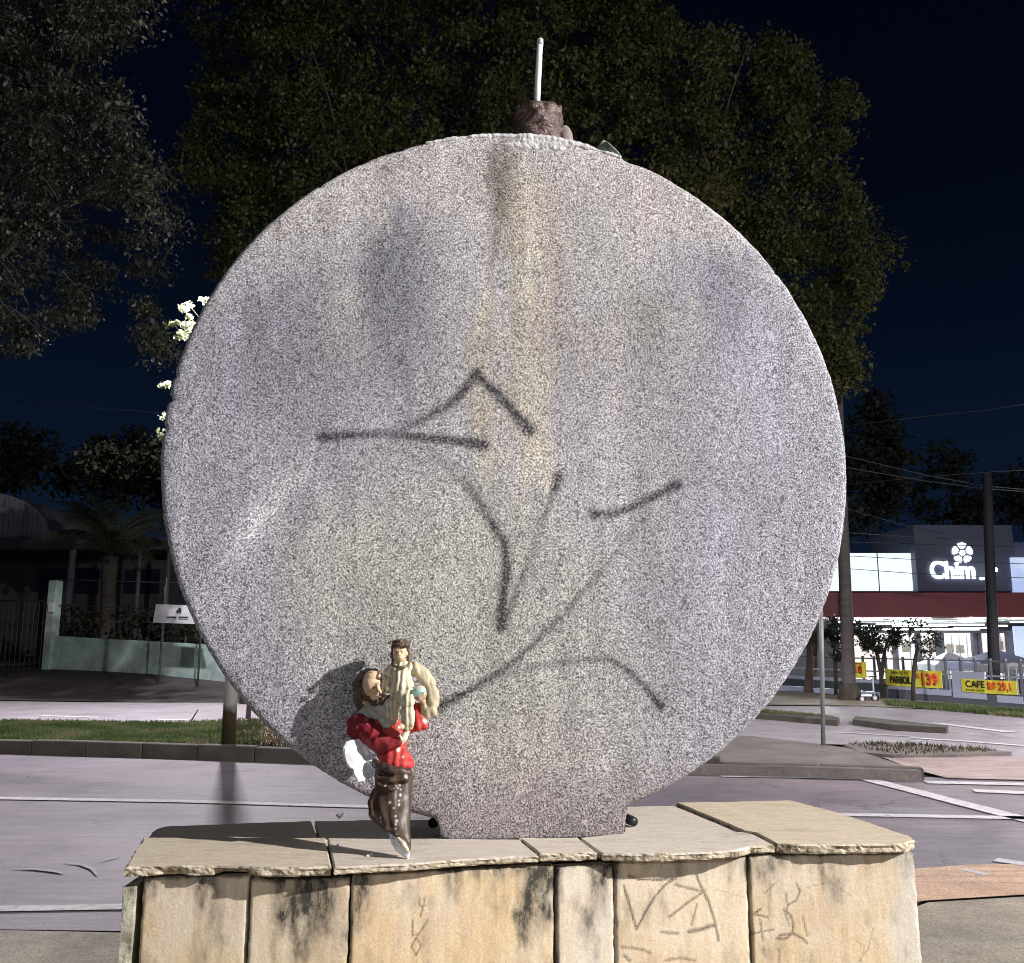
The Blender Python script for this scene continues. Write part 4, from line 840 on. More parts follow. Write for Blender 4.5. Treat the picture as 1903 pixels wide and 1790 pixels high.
# left tree, nearer, with drooping fine foliage
lt_ = thing('drooping_tree', 'tree with fine drooping grey green foliage hanging in from the left edge', 'tree', (-9.5, 12.5, 0))
LP = [(-260, -160), (330, -160), (300, 20), (215, 60), (235, 160), (245, 230), (300, 330), (330, 400), (300, 470), (262, 540), (300, 610), (290, 640), (262, 590), (225, 520), (150, 500), (160, 580), (120, 600), (60, 560), (30, 580), (-20, 560), (-260, 560)]
C = []
while len(C) < 700:
    x, y = random.uniform(-260, 345), random.uniform(-160, 650)
    if inside((x, y), LP) and random.random() < (1 if y < 360 or x < 0 else .62): C.append(ony(x, y, random.uniform(8.8, 12.5)))
for px_ in ((270, 560), (282, 600), (296, 630), (300, 640), (40, 590), (60, 600), (25, 628), (45, 632), (10, 590), (130, 575), (150, 560), (230, 20), (205, 60)):
    C.append(ony(*px_, 10.)); C.append(ony(px_[0] + 6, px_[1] + 4, 10.2))
crown('crown', lt_, C, .27, 110, .062, M['leaf_left'], droop=.5, flat_=.24)
M['twig'] = pm('pale twigs', (.07, .06, .05), (.11, .095, .08), 9, .8)
MB().tube([(-9.5, 12.5, -.05), (-9.4, 12.4, 1.2), (-9.0, 12.2, 3.2), (-8.6, 12, 4.6)], [.36, .27, .22, .19], 14).build('trunk', M['bark'], lt_, True)
limbs(lt_, None, Vector((-8.6, 12, 4.6)), [C[i] for i in range(0, 700, 50)], .10)
tw = MB()
for i in range(130):
    q = Vector(C[random.randrange(len(C))]); d = Vector((random.uniform(-.2, .5), random.uniform(-.3, .1), random.uniform(-.45, -.05))); tw.tube([q - d * .6, q + Vector((0, 0, .03)), q + d], [.007, .006, .003], 4)
o = tw.build('twig', M['twig'], lt_); o['kind'] = 'stuff'
# ------------------------------------------------------------------ left: low wall, gatepost, fence, sign, palm, dark house
def gl(x, y, Y): return Vector(ony(x, y, Y))
M['green'] = pm('mint plaster', (.22, .34, .30), (.15, .22, .20), 1.6, .85, .3, 22)
kgw = NT('weathered mint wall'); c = kgw.ramp(kgw.noise(1.1, 6, .7), [(.35, (.17, .21, .205)), (.5, (.24, .325, .305)), (.62, (.30, .42, .385))])
c = kgw.mix(kgw.ramp(kgw.noise(5, 5, .75), [(.5, 0.), (.66, .7)]), c, (.42, .41, .36)); kgw.col(c); kgw.rough(.85); kgw.bump(kgw.noise(14, 4), .4, .02); M['green'] = kgw.m
wa, wb = gl(90, 1235, 29.0), gl(430, 1257, 27.0); wb2 = wb + (wb - wa) * 1.1
wl = thing('garden_wall', 'low weathered mint green wall with railing and a tall gatepost at its left end', 'wall', tuple(wa))
dw = (wb2 - wa); ang_w = math.atan2(dw.y, dw.x); dwn = dw.normalized(); nw = Vector((dwn.y, -dwn.x, 0)).normalized()
hA = 52 / FPX * 29; b = MB()
def wallstrip(b, a, c, z0a, z0c, ha, hc, th):
    V = []
    for p, z, h in ((a, z0a, ha), (c, z0c, hc)):
        for s in (1, -1):
            for zz in (z, z + h): V.append((p.x + nw.x * th / 2 * s, p.y + nw.y * th / 2 * s, zz))
    return b.add(V, [(0, 1, 5, 4), (2, 6, 7, 3), (1, 3, 7, 5), (0, 4, 6, 2), (0, 2, 3, 1), (4, 5, 7, 6)])
wallstrip(b, wa, wb2, wa.z - .35, wb2.z - .35, hA + .35, hA + .30, .16).build('wall', M['green'], wl, bevel=.015)
gp_ = MB(); gp_.box((wa.x + .05, wa.y - .06, wa.z + 1.22), (.30, .30, 2.75), ang_w); gp_.build('gatepost', M['green'], wl, bevel=.02)
M['meter'] = pm('grey meter box', (.45, .46, .45), (.36, .37, .36), 9, .5)
MB().box((wa.x + .05, wa.y - .24, wa.z + 1.75), (.20, .06, .30), ang_w).build('meter_box', M['meter'], wl, bevel=.01)
M['iron'] = pm('dark iron', (.025, .028, .032), (.05, .05, .05), 9, .5, metal=.5)
for t in (.30, .62, .9): p = wa + dw * t; MB().tube([p + Vector((0, 0, hA - .05)), p + Vector((0, 0, hA + 1.9))], .032, 8).build('rail_post', M['iron'], wl)
for t0 in (hA + .95, hA + 1.75): MB().tube([wa + Vector((0, 0, t0)), wb2 + Vector((0, 0, t0))], .018, 6).build('rail', M['iron'], wl)
# gate left of the post
gt = thing('gate', 'dark barred gate left of the mint gatepost', 'gate', (wa.x - 2.6, wa.y + .2, wa.z))
ge = Vector((-1, .12, 0)).normalized(); bb = MB()
for k in range(30): p = wa + ge * (.3 + k * .17); MB().tube([(p.x, p.y, wa.z - .2), (p.x, p.y, wa.z + 2.0)], .012, 5).build('bar', M['iron'], gt)
for z in (.05, 1.97): MB().tube([tuple(wa + ge * .25 + Vector((0, 0, z))), tuple(wa + ge * 5.3 + Vector((0, 0, z)))], .03, 6).build('gate_rail', M['iron'] if z > 1 else M['iron'], gt)
# white sign
sg = thing('sign_board', 'white sign board with a small dark emblem behind the mint wall', 'sign', tuple(gl(340, 1160, 26.4)))
a_, b_, c_, d_ = gl(284, 1157, 26.6), gl(392, 1161, 26.0), gl(386, 1126, 26.0), gl(290, 1123, 26.6)
nn = Vector((.1, -1, 0)).normalized() * .03
M['signw'] = pm('white sign sheet', (.62, .61, .63), (.52, .52, .55), 1.2, .5)
MB().add([a_, b_, c_, d_, a_ - nn, b_ - nn, c_ - nn, d_ - nn], [(0, 1, 2, 3), (7, 6, 5, 4), (0, 4, 5, 1), (1, 5, 6, 2), (2, 6, 7, 3), (3, 7, 4, 0)]).build('board', M['signw'], sg)
M['ink'] = pm('dark blue print', (.02, .03, .05), (.03, .04, .06), 9, .6)
def onsign(x, y): t = (x - 284) / 108; Yq = 26.58 - .6 * t; return gl(x, y, Yq - .04)
MB().add([onsign(*p) for p in ((326, 1137), (331, 1132), (333, 1129), (337, 1131), (337, 1139), (331, 1138))], [(0, 1, 2, 3, 4, 5)]).build('emblem', M['ink'], sg)
for x0, x1 in ((310, 328), (332, 350)): MB().add([onsign(*p) for p in ((x0, 1148.5), (x1, 1149), (x1, 1146.2), (x0, 1145.7))], [(0, 1, 2, 3)]).build('lettering', M['ink'], sg)
for x in (300, 372): p = onsign(x, 1158) - nn * 4.2; MB().tube([(p.x, p.y, .2), (p.x, p.y, p.z + 1.05)], .03, 8).build('sign_post', M['iron'], sg)
# palm
pb = gl(196, 1205, 31.5); pb.z = .7; pt = gl(205, 1035, 31.5)
pal = thing('garden_palm', 'dark palm with arching fronds behind the mint wall', 'palm tree', tuple(pb))
MB().tube([pb, pb.lerp(pt, .3) + Vector((.05, 0, 0)), pb.lerp(pt, .7), pt], [.34, .26, .24, .28], 12).build('trunk', M['bark'], pal, True)
M['frond'] = leaf_mat('palm fronds', [(.06, .075, .045), (.085, .10, .06), (.12, .13, .085)], .15, .5, .3)
def frond_mesh(L, seed, nleaf=26):
    r = random.Random(seed); V = []; Fs = []; pts = []
    for k in range(nleaf + 1):
        t = k / nleaf; x = L * (t - .12 * t * t); z = L * (.55 * t - .75 * t ** 2.2); pts.append(Vector((x, 0, z)))
    for k in range(2, nleaf + 1):
        p = pts[k]; t = k / nleaf; ln = L * .30 * math.sin(math.pi * min(1, .12 + .86 * t)) + .05; tg = (pts[k] - pts[k - 1]).normalized()
        for s in (-1, 1):
            d = (tg * .75 + Vector((0, s, -.25 - .3 * t))).normalized(); e = p + d * ln * r.uniform(.85, 1.1); e.z -= ln * .18; wv = tg * .035; i = len(V)
            V += [p - wv, p + wv, e]; Fs.append((i, i + 1, i + 2))
    i0 = len(V)
    for k in range(nleaf + 1):
        for s in (-1, 1): V.append(pts[k] + Vector((0, s * .03 * (1 - .8 * k / nleaf), 0)))
    for k in range(nleaf): Fs.append((i0 + 2 * k, i0 + 2 * k + 1, i0 + 2 * k + 3, i0 + 2 * k + 2))
    return V, Fs
def fronds(parent, top, n, L, mat, up=(.05, 1.15), hue=.5):
    for k in range(n):
        V, Fs = frond_mesh(L * random.uniform(.8, 1.15), k); az = 2.4 * k + random.uniform(-.2, .2); el = random.uniform(*up)
        m = Matrix.Rotation(az, 3, 'Z') @ Matrix.Rotation(-el, 3, 'Y')
        o = MB().add([m @ v + Vector(top) for v in V], Fs).build('frond', mat, parent); fattr(o.data, 'hue', np.full(len(o.data.vertices), random.uniform(.2, .9)))
fronds(pal, pt, 22, 3.0, M['frond'])
# shrubs between palm and railing
M['shrub'] = leaf_mat('garden shrub leaves', [(.014, .016, .011), (.022, .024, .015), (.032, .032, .022)], .15, .7, .1)
for px_, py_, lab in ((140, 1165, 'dark shrub behind the railing left of the palm'), (260, 1170, 'dark shrub behind the railing right of the palm'), (345, 1182, 'dark shrub under the white sign board')):
    q = gl(px_, py_, 30.2); t = thing('garden_shrub', lab, 'shrub', (q.x, q.y, .5), 'shrubs behind the mint wall')
    crown('foliage', t, [q + Vector((random.uniform(-.8, .8), random.uniform(-.4, .4), random.uniform(-.5, .6))) for _ in range(16)], .42, 40, .16, M['shrub'])
    MB().tube([(q.x, q.y, .4), (q.x, q.y, q.z)], [.05, .03], 6).build('stem', M['bark'], t)
# house with barrel roof
hs = thing('house', 'dark low house with a pale barrel vaulted roof behind the palm', 'house', (-22, 38, 0))
M['roofm'] = pm('grey corrugated vault', (.32, .32, .36), (.21, .21, .25), 1.2, .6, .2, 6, stretch=(6, 1, 1))
M['hwall'] = pm('dark plaster house', (.085, .085, .095), (.06, .06, .07), 1.5, .85)
Yh = 38.
def hz(x, y): return gl(x, y, Yh)
L0, L1 = hz(-330, 1002), hz(92, 1002); topz = hz(0, 915).z; ez = hz(0, 1000).z; cx_ = hz(-40, 1000).x; hw = L1.x - cx_; V = []; n = 36
for k in range(n + 1):
    a = math.pi * k / n; x = cx_ - hw * math.cos(a); z = ez + (topz - ez) * math.sin(a)
    for yy in (Yh, Yh + 9): V.append((x, yy, z))
Fs = [(2 * k, 2 * k + 2, 2 * k + 3, 2 * k + 1) for k in range(n)] + [tuple(range(0, 2 * n + 2, 2))]
MB().add(V, Fs).build('vault_roof', M['roofm'], hs)
for k in range(1, 30):
    a = -1 + 2 * k / 30; hh = (topz - ez) * math.sqrt(1 - a * a); MB().box((cx_ + hw * a, Yh - .03, ez + hh / 2), (.05, .06, hh)).build('roof_rib', M['roofm'], hs)
e1, e2 = hz(-400, 1006), hz(420, 1030)
MB().box(((e1.x + e2.x) / 2, Yh + 1.0, ez - .28), (e2.x - e1.x, 3.0, .50)).build('eave', pm('grey eave board', (.10, .10, .12), (.075, .075, .09), 2, .7), hs, bevel=.02)
MB().box(((e1.x + e2.x) / 2, Yh + 6, 2.6), (e2.x - e1.x - .4, 4.5, 5.4)).build('wall', M['hwall'], hs)
M['colw'] = pm('white column', (.55, .56, .58), (.42, .43, .45), 3, .6)
q = hz(139, 1040); MB().tube([(q.x, Yh - .2, .6), (q.x, Yh - .2, ez - .5)], .13, 14).build('column', M['colw'], hs, True)
for x in (262, 316): q = hz(x, 1060); MB().tube([(q.x, Yh - .2, .6), (q.x, Yh - .2, ez - .5)], .09, 12).build('column', pm('dim column', (.20, .19, .22), (.15, .15, .16), 3, .6), hs, True)
M['dwin'] = pm('dark window glass', (.012, .014, .02), (.02, .022, .03), 2, .1, spec=.6)
for x0, x1 in ((-10, 40), (60, 110), (160, 235), (275, 345)):
    a, b2 = hz(x0, 1095), hz(x1, 1045); MB().box(((a.x + b2.x) / 2, Yh + 3.72, (a.z + b2.z) / 2), (b2.x - a.x, .1, b2.z - a.z)).build('window', M['dwin'], hs)
# dark far trees behind the house and on the right
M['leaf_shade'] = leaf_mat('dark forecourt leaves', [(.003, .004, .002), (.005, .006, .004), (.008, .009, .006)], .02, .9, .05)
M['leaf_far'] = leaf_mat('far dark leaves', [(.03, .036, .03), (.045, .05, .038), (.06, .062, .045)], .2, .6, .2)
def tree_px(label, blobs, Y, trunkpx, nclump, rad, per, size, mat, name='background_tree', group='dark trees in the background', z0=0., tr=.16):
    tp = gl(*trunkpx, Y); t = thing(name, label, 'tree', (tp.x, Y, z0), group); C = []
    W = [bl[2] * bl[3] for bl in blobs]
    for _ in range(nclump):
        x, y, rx, ry = random.choices(blobs, W)[0]; a = random.uniform(0, 6.28); r = math.sqrt(random.random()); C.append(ony(x + rx * r * math.cos(a), y + ry * r * math.sin(a), Y + random.uniform(-1, 1) * rad * 3))
    crown('crown', t, C, rad, per, size, mat)
    MB().tube([(tp.x, Y, z0 - .05), (tp.x + .05, Y, z0 + (tp.z - z0) * .5), tuple(tp)], [tr, tr * .7, tr * .5], 8).build('trunk', M['bark'], t, True); return t
tree_px('dark tree overhanging the forecourt before the palm', [(300, 860, 50, 44), (250, 880, 50, 30), (200, 850, 40, 26), (350, 900, 60, 50)], 22.5, (476, 900), 60, .42, 60, .16, M['leaf_shade'], name='forecourt_tree', z0=-.02)
tree_px('dark rounded tree above the left end of the vaulted roof', [(-30, 880, 60, 50), (40, 850, 50, 60), (110, 870, 50, 50)], 50, (30, 900), 60, 1.1, 40, .35, M['leaf_far'])
tree_px('dark tree between the house and the disc', [(250, 850, 60, 60), (310, 900, 50, 70), (200, 900, 50, 40)], 48, (270, 900), 70, 1.0, 40, .35, M['leaf_far'])
tree_px('dim tree rising behind the shop roof beside the disc', [(1610, 820, 50, 90), (1640, 880, 60, 80), (1600, 920, 40, 70)], 47, (1620, 900), 90, 1.0, 45, .32, M['leaf_far'], z0=-1.25)
tree_px('dim tree behind the utility pole above the shop', [(1760, 870, 36, 40), (1745, 925, 50, 40), (1800, 945, 40, 30)], 52, (1770, 930), 40, .9, 45, .3, M['leaf_far'], z0=-1.25)
tree_px('faint dark tree over the right end of the shop', [(1890, 930, 50, 50), (1940, 900, 50, 60)], 54, (1900, 950), 40, 1.0, 45, .3, M['leaf_far'], z0=-1.25)

for px_, lab in ((480, 'far dark tree hidden behind the left part of the disc'), (700, 'far dark tree hidden behind the disc, left of its middle'), (950, 'far dark tree hidden behind the middle of the disc'), (1200, 'far dark tree hidden behind the disc, right of its middle'), (1440, 'far dark tree hidden behind the right part of the disc')):
    tree_px(lab, [(px_, 1040, 110, 70), (px_ + 40, 1090, 110, 60), (px_ - 40, 960, 70, 60)], 56, (px_, 1080), 60, 1.2, 36, .38, M['leaf_far'], z0=-.03)
# ------------------------------------------------------------------ shop on the right
YF = 42.; ZY = -1.25
shop = thing('shop', 'lit supermarket with white signs, dark logo tower and dark red canopy', 'shop', (18, YF, ZY))
def sp_(x, y, dY=0.): return gl(x, y, YF + dY)
def pbox(name, x0, y0, x1, y1, dY, dep, mat, parent, bevel=0.):
    """a box whose front fills the given pixel rectangle at shop depth + dY"""
    a, b2 = sp_(x0, y1, dY), sp_(x1, y0, dY); a2 = sp_(x0, y0, dY)
    z0_, z1_ = a.z, b2.z
    return MB().box(((a2.x + b2.x) / 2, YF + dY + dep / 2, (z0_ + z1_) / 2), (b2.x - a2.x, dep, z1_ - z0_)).build(name, mat, parent, bevel=bevel)
M['tower'] = pm('blue grey cladding', (.15, .17, .26), (.13, .145, .23), .5, .55)
M['shopwall'] = pm('shop wall grey', (.30, .31, .36), (.24, .25, .30), 1, .7)
M['darkred'] = pm('dark red fascia', (.25, .075, .090), (.22, .065, .08), .6, .5)
M['panel_glow'] = glow('backlit white panel', (.80, .93, 1.0), 1.05)
M['panel_glow2'] = glow('backlit blue panel', (.42, .55, .95), .8, (.62, .75, 1.0), .9)
M['letter'] = glow('lit white letters', (.88, 1, .98), 1.8)
M['tube_g'] = glow('fluorescent tube', (.92, 1, .99), 16)
M['ceil'] = pm('white canopy ceiling', (.62, .66, .66), (.50, .54, .55), 1, .6)
M['win'] = glow('lit shop window', (1.0, .96, .90), 1.15, (.45, .46, .50), 3.2)
M['win2'] = glow('lit shop window warm', (1.0, .93, .84), 1.15, (.60, .50, .45), 2.6)
M['colg'] = pm('grey shop column', (.20, .20, .25), (.16, .16, .20), 2, .6)
# bodies
pbox('back_wall', 1380, 1030, 2500, 1300, 9.0, .3, M['shopwall'], shop)
pbox('roof', 1380, 1028, 2500, 1034, 5.2, 6.0, M['colg'], shop)
tw_ = pbox('sign_tower', 1697, 976, 1880, 1099, -.6, 5.0, M['tower'], shop)
pbox('tower_wing', 1880, 1010, 2500, 1100, .6, 4.0, M['tower'], shop)
pbox('light_panel', 1500, 1028, 1696.3, 1098, -.1, .25, M['panel_glow'], shop, .02)
for x in (1560, 1630): pbox('panel_frame', x - .8, 1027, x + .8, 1099, -.13, .03, M['colg'], shop)
pbox('light_panel', 1879.5, 1036, 2100, 1101, -.75, .25, M['panel_glow2'], shop, .02)
can = pbox('canopy', 1380, 1101, 2500, 1147, -5.0, 5.6, M['darkred'], shop, .03)
pbox('canopy_ceiling', 1380, 1148, 2500, 1150, -4.9, 12.0, M['ceil'], shop)
for i, (x0, x1, y, dY) in enumerate(((1590, 1640, 1153, -4.2), (1655, 1690, 1151, -4.6), (1690, 1733, 1153, -4.2), (1786, 1830, 1154, -4.2), (1880, 1960, 1156, -4.2), (1630, 1720, 1160, -1.5), (1728, 1830, 1161, -1.5), (1660, 1760, 1164, 1.0), (1775, 1840, 1167, 1.5), (1850, 1872, 1163, -1.5), (1590, 1625, 1163, -1.0), (1700, 1820, 1170, 3.5), (1600, 1690, 1170, 3.5), (1560, 1590, 1156, -3.5))):
    pbox('tube_light', x0, y - 1.1, x1, y + .9, dY, .12, M['tube_g'], shop)
pbox('beam', 1560, 1172, 2200, 1176.5, 3.2, .4, M['colg'], shop)
for i, (x0, y0, x1, y1) in enumerate(((1560, 1177, 1660, 1262), (1668, 1176, 1703, 1262), (1711, 1175, 1741, 1262), (1754, 1175.5, 1808, 1262), (1824, 1177, 1872, 1262), (1884, 1164, 1990, 1262))):
    pbox('shop_window', x0, y0, x1, y1, 4.0, .1, M['win'] if i % 2 else M['win2'], shop) if i < 5 else pbox('light_panel', x0, y0, x1, y1, 2.6, .15, M['panel_glow2'], shop)
for x0, x1 in ((1703.5, 1710.5), (1741.5, 1747), (1748, 1753.5), (1808.5, 1814), (1816, 1823), (1872.5, 1883), (1660.5, 1667)): pbox('column', x0, 1172, x1, 1275, 3.4, .35, M['colg'], shop)
for x in (1726, 1768, 1782, 1796, 1840, 1858, 1690): pbox('mullion', x - .5, 1177, x + .5, 1262, 3.9, .08, M['signw'], shop)
M['poster'] = pm('pale posters', (.62, .50, .40), (.70, .66, .60), 6, .7)
for x0, y0, x1, y1 in ((1758, 1196, 1772, 1212), (1776, 1199, 1792, 1214), (1716, 1188, 1724, 1200), (1728, 1196, 1738, 1212), (1846, 1192, 1864, 1208), (1676, 1195, 1692, 1212)): pbox('poster', x0, y0, x1, y1, 3.95, .03, M['poster'], shop)
# logo and letters on the tower
def text_obj(s, name, mat, parent, org, ux, height, extr=.02, offset=0., uz=Vector((0, 0, 1)), width=None):
    cu = bpy.data.curves.new('t', 'FONT'); cu.body = s; cu.size = 1; cu.extrude = 0; cu.offset = offset; cu.resolution_u = 4
    o = bpy.data.objects.new('t', cu); COL.objects.link(o); dg = bpy.context.evaluated_depsgraph_get(); dg.update()
    me = bpy.data.meshes.new_from_object(o.evaluated_get(dg)); bpy.data.objects.remove(o)
    co = np.array([v.co for v in me.vertices]); mn, mx = co.min(0), co.max(0); ux = Vector(ux).normalized(); sc_ = height / (mx[1] - mn[1]); sx_ = sc_ if width is None else width / (mx[0] - mn[0])
    nrm = ux.cross(uz).normalized()
    bm = bmesh.new(); bm.from_mesh(me); bmesh.ops.remove_doubles(bm, verts=bm.verts, dist=1e-5)
    r = bmesh.ops.extrude_face_region(bm, geom=bm.faces[:]); ev = [e for e in r['geom'] if isinstance(e, bmesh.types.BMVert)]
    for v in ev: v.co.z += extr / max(sc_, 1e-6)
    for v in bm.verts: v.co = Vector(org) + ux * ((v.co.x - mn[0]) * sx_) + uz * ((v.co.y - mn[1]) * sc_) + nrm * (v.co.z * sc_)
    bmesh.ops.recalc_face_normals(bm, faces=bm.faces); bm.to_mesh(me); bm.free(); me.name = name; me.materials.clear()
    return link(name, me, mat, parent)
o1 = sp_(1729, 1076.5, -.62); o2 = sp_(1812, 1076.5, -.62); h_ = sp_(1729, 1042, -.62).z - o1.z
text_obj('Chim', 'lettering', M['letter'], tw_, o1, (1, 0, 0), h_, .10, .028, width=o2.x - o1.x)
q0, q1 = sp_(1821, 1078, -.66), sp_(1829, 1072.5, -.66); MB().box(((q0.x + q1.x) / 2, q0.y, (q0.z + q1.z) / 2), (q1.x - q0.x, .08, q1.z - q0.z)).build('lettering', M['letter'], tw_, bevel=.02)
# flower logo: five rounded petals round a pentagon star
lc = sp_(1789, 1027.5, -.66); R0 = (sp_(1808, 1027, -.66).x - lc.x); 
for k in range(5):
    a0 = math.pi / 2 + 2 * math.pi * k / 5; V = []; pts = []
    for (rr2, da) in ((.40, -.20), (.62, -.46), (.88, -.50), (1.0, -.36), (1.02, 0), (1.0, .36), (.88, .50), (.62, .46), (.40, .20), (.52, 0)): pts.append((lc.x + R0 * rr2 * math.cos(a0 + da), lc.z + R0 * rr2 * math.sin(a0 + da)))
    for yy in (lc.y, lc.y + .06): V += [(x, yy, z) for x, z in pts]
    m_ = len(pts); MB().add(V, [tuple(range(m_))[::-1], tuple(range(m_, 2 * m_))] + [(i, (i + 1) % m_, m_ + (i + 1) % m_, m_ + i) for i in range(m_)]).build('logo_petal', M['letter'], tw_)
V = []
for yy in (lc.y, lc.y + .06): V += [(lc.x + R0 * .30 * math.cos(math.pi / 2 + math.pi + 2 * math.pi * k / 5), yy, lc.z + R0 * .30 * math.sin(math.pi / 2 + math.pi + 2 * math.pi * k / 5)) for k in range(5)]
MB().add(V, [(4, 3, 2, 1, 0), (5, 6, 7, 8, 9)] + [(i, (i + 1) % 5, 5 + (i + 1) % 5, 5 + i) for i in range(5)]).build('logo_centre', M['letter'], tw_)
# small lit floodlight by the pole
fl = thing('wall_lamp', 'small round white lamp shining beside the dark pole', 'lamp', tuple(sp_(1849.5, 1059, -1.2)))
MB().ball(sp_(1849.5, 1059, -1.2), .10, 12, 8).build('bulb', glow('wall lamp bulb', (1, 1, 1), 14), fl, True)
MB().tube([sp_(1849.5, 1056, -1.2) + Vector((0, .05, 0)), sp_(1849.5, 1054, -.5)], .03, 6).build('bracket', M['iron'], fl)
# the canopy's tubes light the yard
for k, xx in enumerate((14.5, 20.5, 26.0)):
    al = bpy.data.lights.new('canopy_light', 'AREA'); al.shape = 'RECTANGLE'; al.size = 5; al.size_y = .6; al.energy = 2600; al.color = (.92, 1, .98)
    ao = bpy.data.objects.new('canopy_light', al); COL.objects.link(ao); ao.parent = shop; ao.location = (xx - 18, -4.3, sp_(1600, 1154, -4.3).z - ZY); ao.rotation_euler = (math.radians(-28), 0, 0)
# gazebo tents
M['tent'] = pm('white tent sheet', (.78, .78, .80), (.66, .67, .74), .8, .6)
M['tent2'] = pm('pale blue tent sheet', (.62, .64, .80), (.54, .56, .74), .8, .6)
for q in ('tent', 'tent2'):
    t_ = M[q].node_tree; b_ = t_.nodes['Principled BSDF']; tr_ = t_.nodes.new('ShaderNodeBsdfTranslucent'); tr_.inputs[0].default_value = (.8, .8, .85, 1) if q == 'tent' else (.55, .58, .85, 1); mx_ = t_.nodes.new('ShaderNodeMixShader'); mx_.inputs[0].default_value = .55
    t_.links.new(b_.outputs[0], mx_.inputs[1]); t_.links.new(tr_.outputs[0], mx_.inputs[2]); t_.links.new(mx_.outputs[0], t_.nodes['Material Output'].inputs['Surface'])
M['alu'] = pm('white aluminium truss', (.66, .67, .70), (.55, .56, .6), 6, .4, metal=.2)
def gazebo(label, xc, y_peak, y_eave, half, Y, mat, truss=False):
    pk = gl(xc, y_peak, Y); ev = gl(xc, y_eave, Y); hwid = half / FPX * Y
    t = thing('gazebo', label, 'gazebo', (pk.x, Y, ZY), 'gazebos in the shop yard')
    V = []; n = 9
    for k, (a, b2) in enumerate(((-1, -1), (1, -1), (1, 1), (-1, 1))):
        for j in range(n):
            u = j / (n - 1); q = u ** 1.0; zz = ev.z + (pk.z - ev.z) * ((1 - q) ** 1.35); V.append((pk.x + a * hwid * q, Y + b2 * hwid * q, zz))
    Fs = []
    for k in range(4):
        for j in range(n - 1): Fs.append((k * n + j, k * n + j + 1, ((k + 1) % 4) * n + j + 1, ((k + 1) % 4) * n + j))
    MB().add(V, Fs).build('canopy', mat, t)
    V = []
    for a, b2 in ((-1, -1), (1, -1), (1, 1), (-1, 1)):
        for zz in (ev.z, ev.z - .22): V.append((pk.x + a * hwid, Y + b2 * hwid, zz))
    MB().add(V, [(2 * k, 2 * k + 1, (2 * k + 3) % 8, (2 * k + 2) % 8) for k in range(4)]).build('valance', mat, t)
    for a, b2 in ((-1, -1), (1, -1), (1, 1), (-1, 1)):
        x, y = pk.x + a * hwid * .97, Y + b2 * hwid * .97
        MB().tube([(x, y, ZY), (x, y, ev.z)], .035, 8).build('leg', M['alu'], t)
    return t
gazebo('white gazebo tent at the left beside the shop windows', 1762, 1210, 1234, 46, 33.5, M['tent'])
gazebo('pale blue gazebo tent behind the dark pole', 1850, 1206, 1231, 62, 30.5, M['tent2'])
gazebo('low white gazebo tent with truss legs at the right', 1900, 1229, 1236, 60, 28.5, M['tent'])
tr = thing('truss_stand', 'white truss frame standing behind the banner at the right', 'frame', tuple(gl(1880, 1260, 27.0)))
for x in (1873, 1888): MB().tube([(gl(x, 1240, 27.).x, 27., ZY), tuple(gl(x, 1240, 27.))], .035, 8).build('post', M['alu'], tr)
for y0, y1 in ((1242, 1254), (1254, 1242), (1268, 1256)): MB().tube([gl(1873, y0, 27.), gl(1888, y1, 27.)], .018, 6).build('brace', M['alu'], tr)
MB().tube([gl(1868, 1241, 27.), gl(1905, 1242, 27.)], .03, 6).build('rail', M['alu'], tr)
# fence with a low base wall along the verge
fa, fb_ = Vector(onz(1560, 1291)), Vector(onz(1960, 1321)); fd = (fb_ - fa); fu = fd.normalized(); fn = Vector((fu.y, -fu.x, 0))
def fpx(x):                                    # point of the fence line at a pixel column
    d = ray(x, 1300); 
    k = np.array([[d[0], -fd.x], [d[1], -fd.y]]); s_, t_ = np.linalg.solve(k, np.array([fa.x, fa.y])); return fa + fd * t_
def fz(x, y): p = fpx(x); return float(ony(x, y, p.y)[2])
fen = thing('shop_fence', 'long low grey blue fence with rails along the shop verge', 'fence', tuple(fa))
M['basew'] = pm('slate base wall', (.13, .14, .17), (.10, .11, .14), 2, .8, .2, 20)
M['teal'] = pm('dark teal board', (.055, .085, .095), (.045, .065, .08), 2, .6)
M['palerail'] = pm('pale blue rail paint', (.45, .50, .64), (.36, .40, .54), 2, .5)
fl_ = fpx(1400); fm = fpx(1650); fe = fpx(1980)
def fbox(name, x0, x1, z0, z1, off, th, mat, parent=fen, bevel=0.):
    a, b2 = fpx(x0), fpx(x1); c = (a + b2) / 2 + fn * off; return MB().box((c.x, c.y, (z0 + z1) / 2), ((b2 - a).length, th, z1 - z0), math.atan2(fu.y, fu.x)).build(name, mat, parent, bevel=bevel)
fbox('base_wall', 1648, 2050, -.10, .30, 0, .14, M['basew'])
fbox('base_wall', 1380, 1647, -.10, .14, 0, .12, M['palerail']); fbox('board', 1380, 1647, .16, .36, 0, .06, M['teal'])
fbox('rail', 1380, 1647, .375, .46, 0, .06, M['palerail']); fbox('rail', 1380, 1990, .66, .70, 0, .04, M['palerail']); fbox('rail', 1380, 1990, 1.00, 1.035, 0, .04, M['colg'])
for x in list(range(1566, 1650, 21)) + [1651, 1683, 1707, 1731, 1762, 1790, 1818, 1846, 1874, 1902, 1930]: p = fpx(x); MB().box((p.x, p.y, .52), (.05, .05, 1.12), math.atan2(fu.y, fu.x)).build('post', M['colg'], fen)
M['blank'] = pm('pale blank sheet', (.50, .55, .72), (.44, .49, .66), .7, .6)
